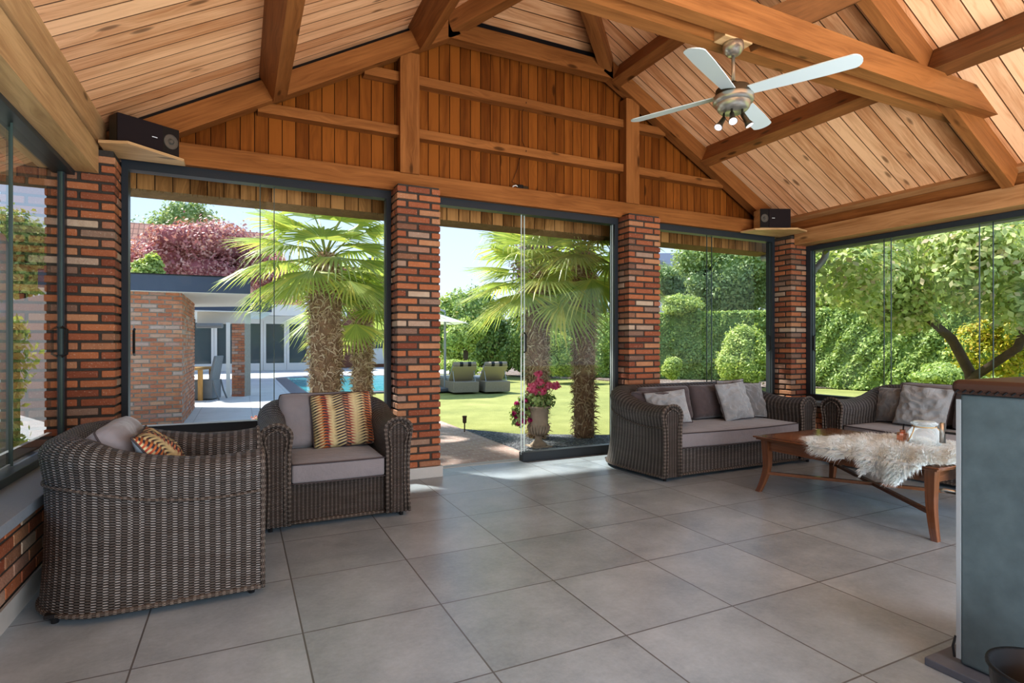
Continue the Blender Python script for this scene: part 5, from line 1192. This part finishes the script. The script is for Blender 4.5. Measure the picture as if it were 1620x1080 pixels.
m = MB(); m.box(6.7, 7.9, HYY+1.84, HYY+1.87, 1.0, 2.75); m.build('window_glass', M['door_glass'], t)
m = MB(); m.face([(6.0, HYY+1.9, 4.3), (9.5, HYY+1.9, 4.3), (9.5, HYY+2.8, 6.3), (6.7, HYY+2.8, 6.3)]); m.box(5.8, 9.6, HYY+1.8, HYY+1.95, 4.15, 4.3); m.build('dormer_roof', M['slate_roof'], t)
# neighbour's white gable behind the maple, and a slate roof behind the palms
q = vd(372, 40, 0); t = thing('neighbour_house', 'white gabled house showing behind the maple and palm leaves', 'house', (q.x, q.y, GZ))
za, zb = vz(402, 40), vz(368, 40); l, r, c = vd(325, 40), vd(445, 40), vd(385, 40)
m = MB(); m.face([(l.x, l.y, GZ), (r.x, r.y, GZ), (r.x, r.y, za), (c.x, c.y, zb), (l.x, l.y, za)]); m.build('gable_wall', M['white'], t)
m = MB(); m.bar((l.x, l.y-.1, za), (c.x, c.y-.1, zb), .6, .25); m.bar((r.x, r.y-.1, za), (c.x, c.y-.1, zb), .6, .25); m.build('roof', M['slate_roof'], t)
q = vd(1088, 38, 0); t = thing('neighbour_house', 'grey slate roof of a house above the hedge in the rear right window', 'house', (q.x, q.y, GZ))
l, r = vd(1040, 38), vd(1135, 38); m = MB(); m.face([(l.x, l.y, GZ), (r.x, r.y, GZ), (r.x, r.y, vz(425, 38)), (l.x, l.y, vz(425, 38))]); m.build('wall', M['white'], t)
bkv = Vector((SA, CA, 0))*4; m = MB(); m.face([(l.x, l.y, vz(430, 38)), (r.x, r.y, vz(430, 38)), tuple(vd(1115, 38, vz(385, 38))+bkv), tuple(vd(1060, 38, vz(385, 38))+bkv)]); m.build('roof', M['slate_roof'], t)

# ================================================================ light, world, camera
W_ = bpy.data.worlds.new('World'); bpy.context.scene.world = W_; W_.use_nodes = True; nt = W_.node_tree; bg = nt.nodes['Background']
tc = nt.nodes.new('ShaderNodeTexCoord'); sp = nt.nodes.new('ShaderNodeSeparateXYZ'); nt.links.new(tc.outputs['Generated'], sp.inputs[0])
cr = nt.nodes.new('ShaderNodeValToRGB'); e = cr.color_ramp.elements; e[0].position = .0; e[0].color = (.44, .51, .60, 1); e[1].position = .75; e[1].color = (.24, .36, .56, 1)
e.new(.28); cr.color_ramp.elements[1].color = (.31, .42, .58, 1)
nt.links.new(sp.outputs[2], cr.inputs[0]); nt.links.new(cr.outputs[0], bg.inputs[0]); bg.inputs[1].default_value = 1.12
sun = bpy.data.lights.new('Sun', 'SUN'); sun.energy = 4.2; sun.angle = math.radians(3); sun.color = (1, .95, .86); so = bpy.data.objects.new('Sun', sun); COL.objects.link(so)
so.rotation_euler = Vector((.55, -.8, -1.35)).to_track_quat('-Z', 'Y').to_euler()
def area(name, loc, target, sx, sy, power, col=(1, 1, 1)):
    l = bpy.data.lights.new(name, 'AREA'); l.shape = 'RECTANGLE'; l.size = sx; l.size_y = sy; l.energy = power; l.color = col
    o = bpy.data.objects.new(name, l); COL.objects.link(o); o.location = loc; o.rotation_euler = (Vector(target)-Vector(loc)).to_track_quat('-Z', 'Y').to_euler(); o.visible_glossy = False; return o
area('FillBehind', (2.7, -2.6, 1.9), (2.7, 4, 2.0), 6.0, 2.4, 120, (.80, .90, 1))
area('FillUp', (2.6, -1.0, .4), (2.8, 2.4, 4.5), 5.0, 2.6, 300, (.84, .92, 1))
cam = bpy.data.cameras.new('Camera'); cam.sensor_width = 36; cam.lens = FPX/1620*36; cam.shift_y = -(540-HY)/1620*1.0; cam.clip_end = 300
co = bpy.data.objects.new('Camera', cam); COL.objects.link(co); co.location = (0, 0, EYE); co.rotation_euler = (PI/2, 0, -YAW)
bpy.context.scene.camera = co
S = bpy.context.scene
S.view_settings.view_transform = 'Standard'; S.view_settings.look = 'Medium High Contrast'; S.view_settings.exposure = 0.86
S.cycles.use_denoising = True; S.cycles.max_bounces = 8; S.cycles.transparent_max_bounces = 24; S.cycles.diffuse_bounces = 4; S.cycles.glossy_bounces = 3
S.cycles.sample_clamp_indirect = 8
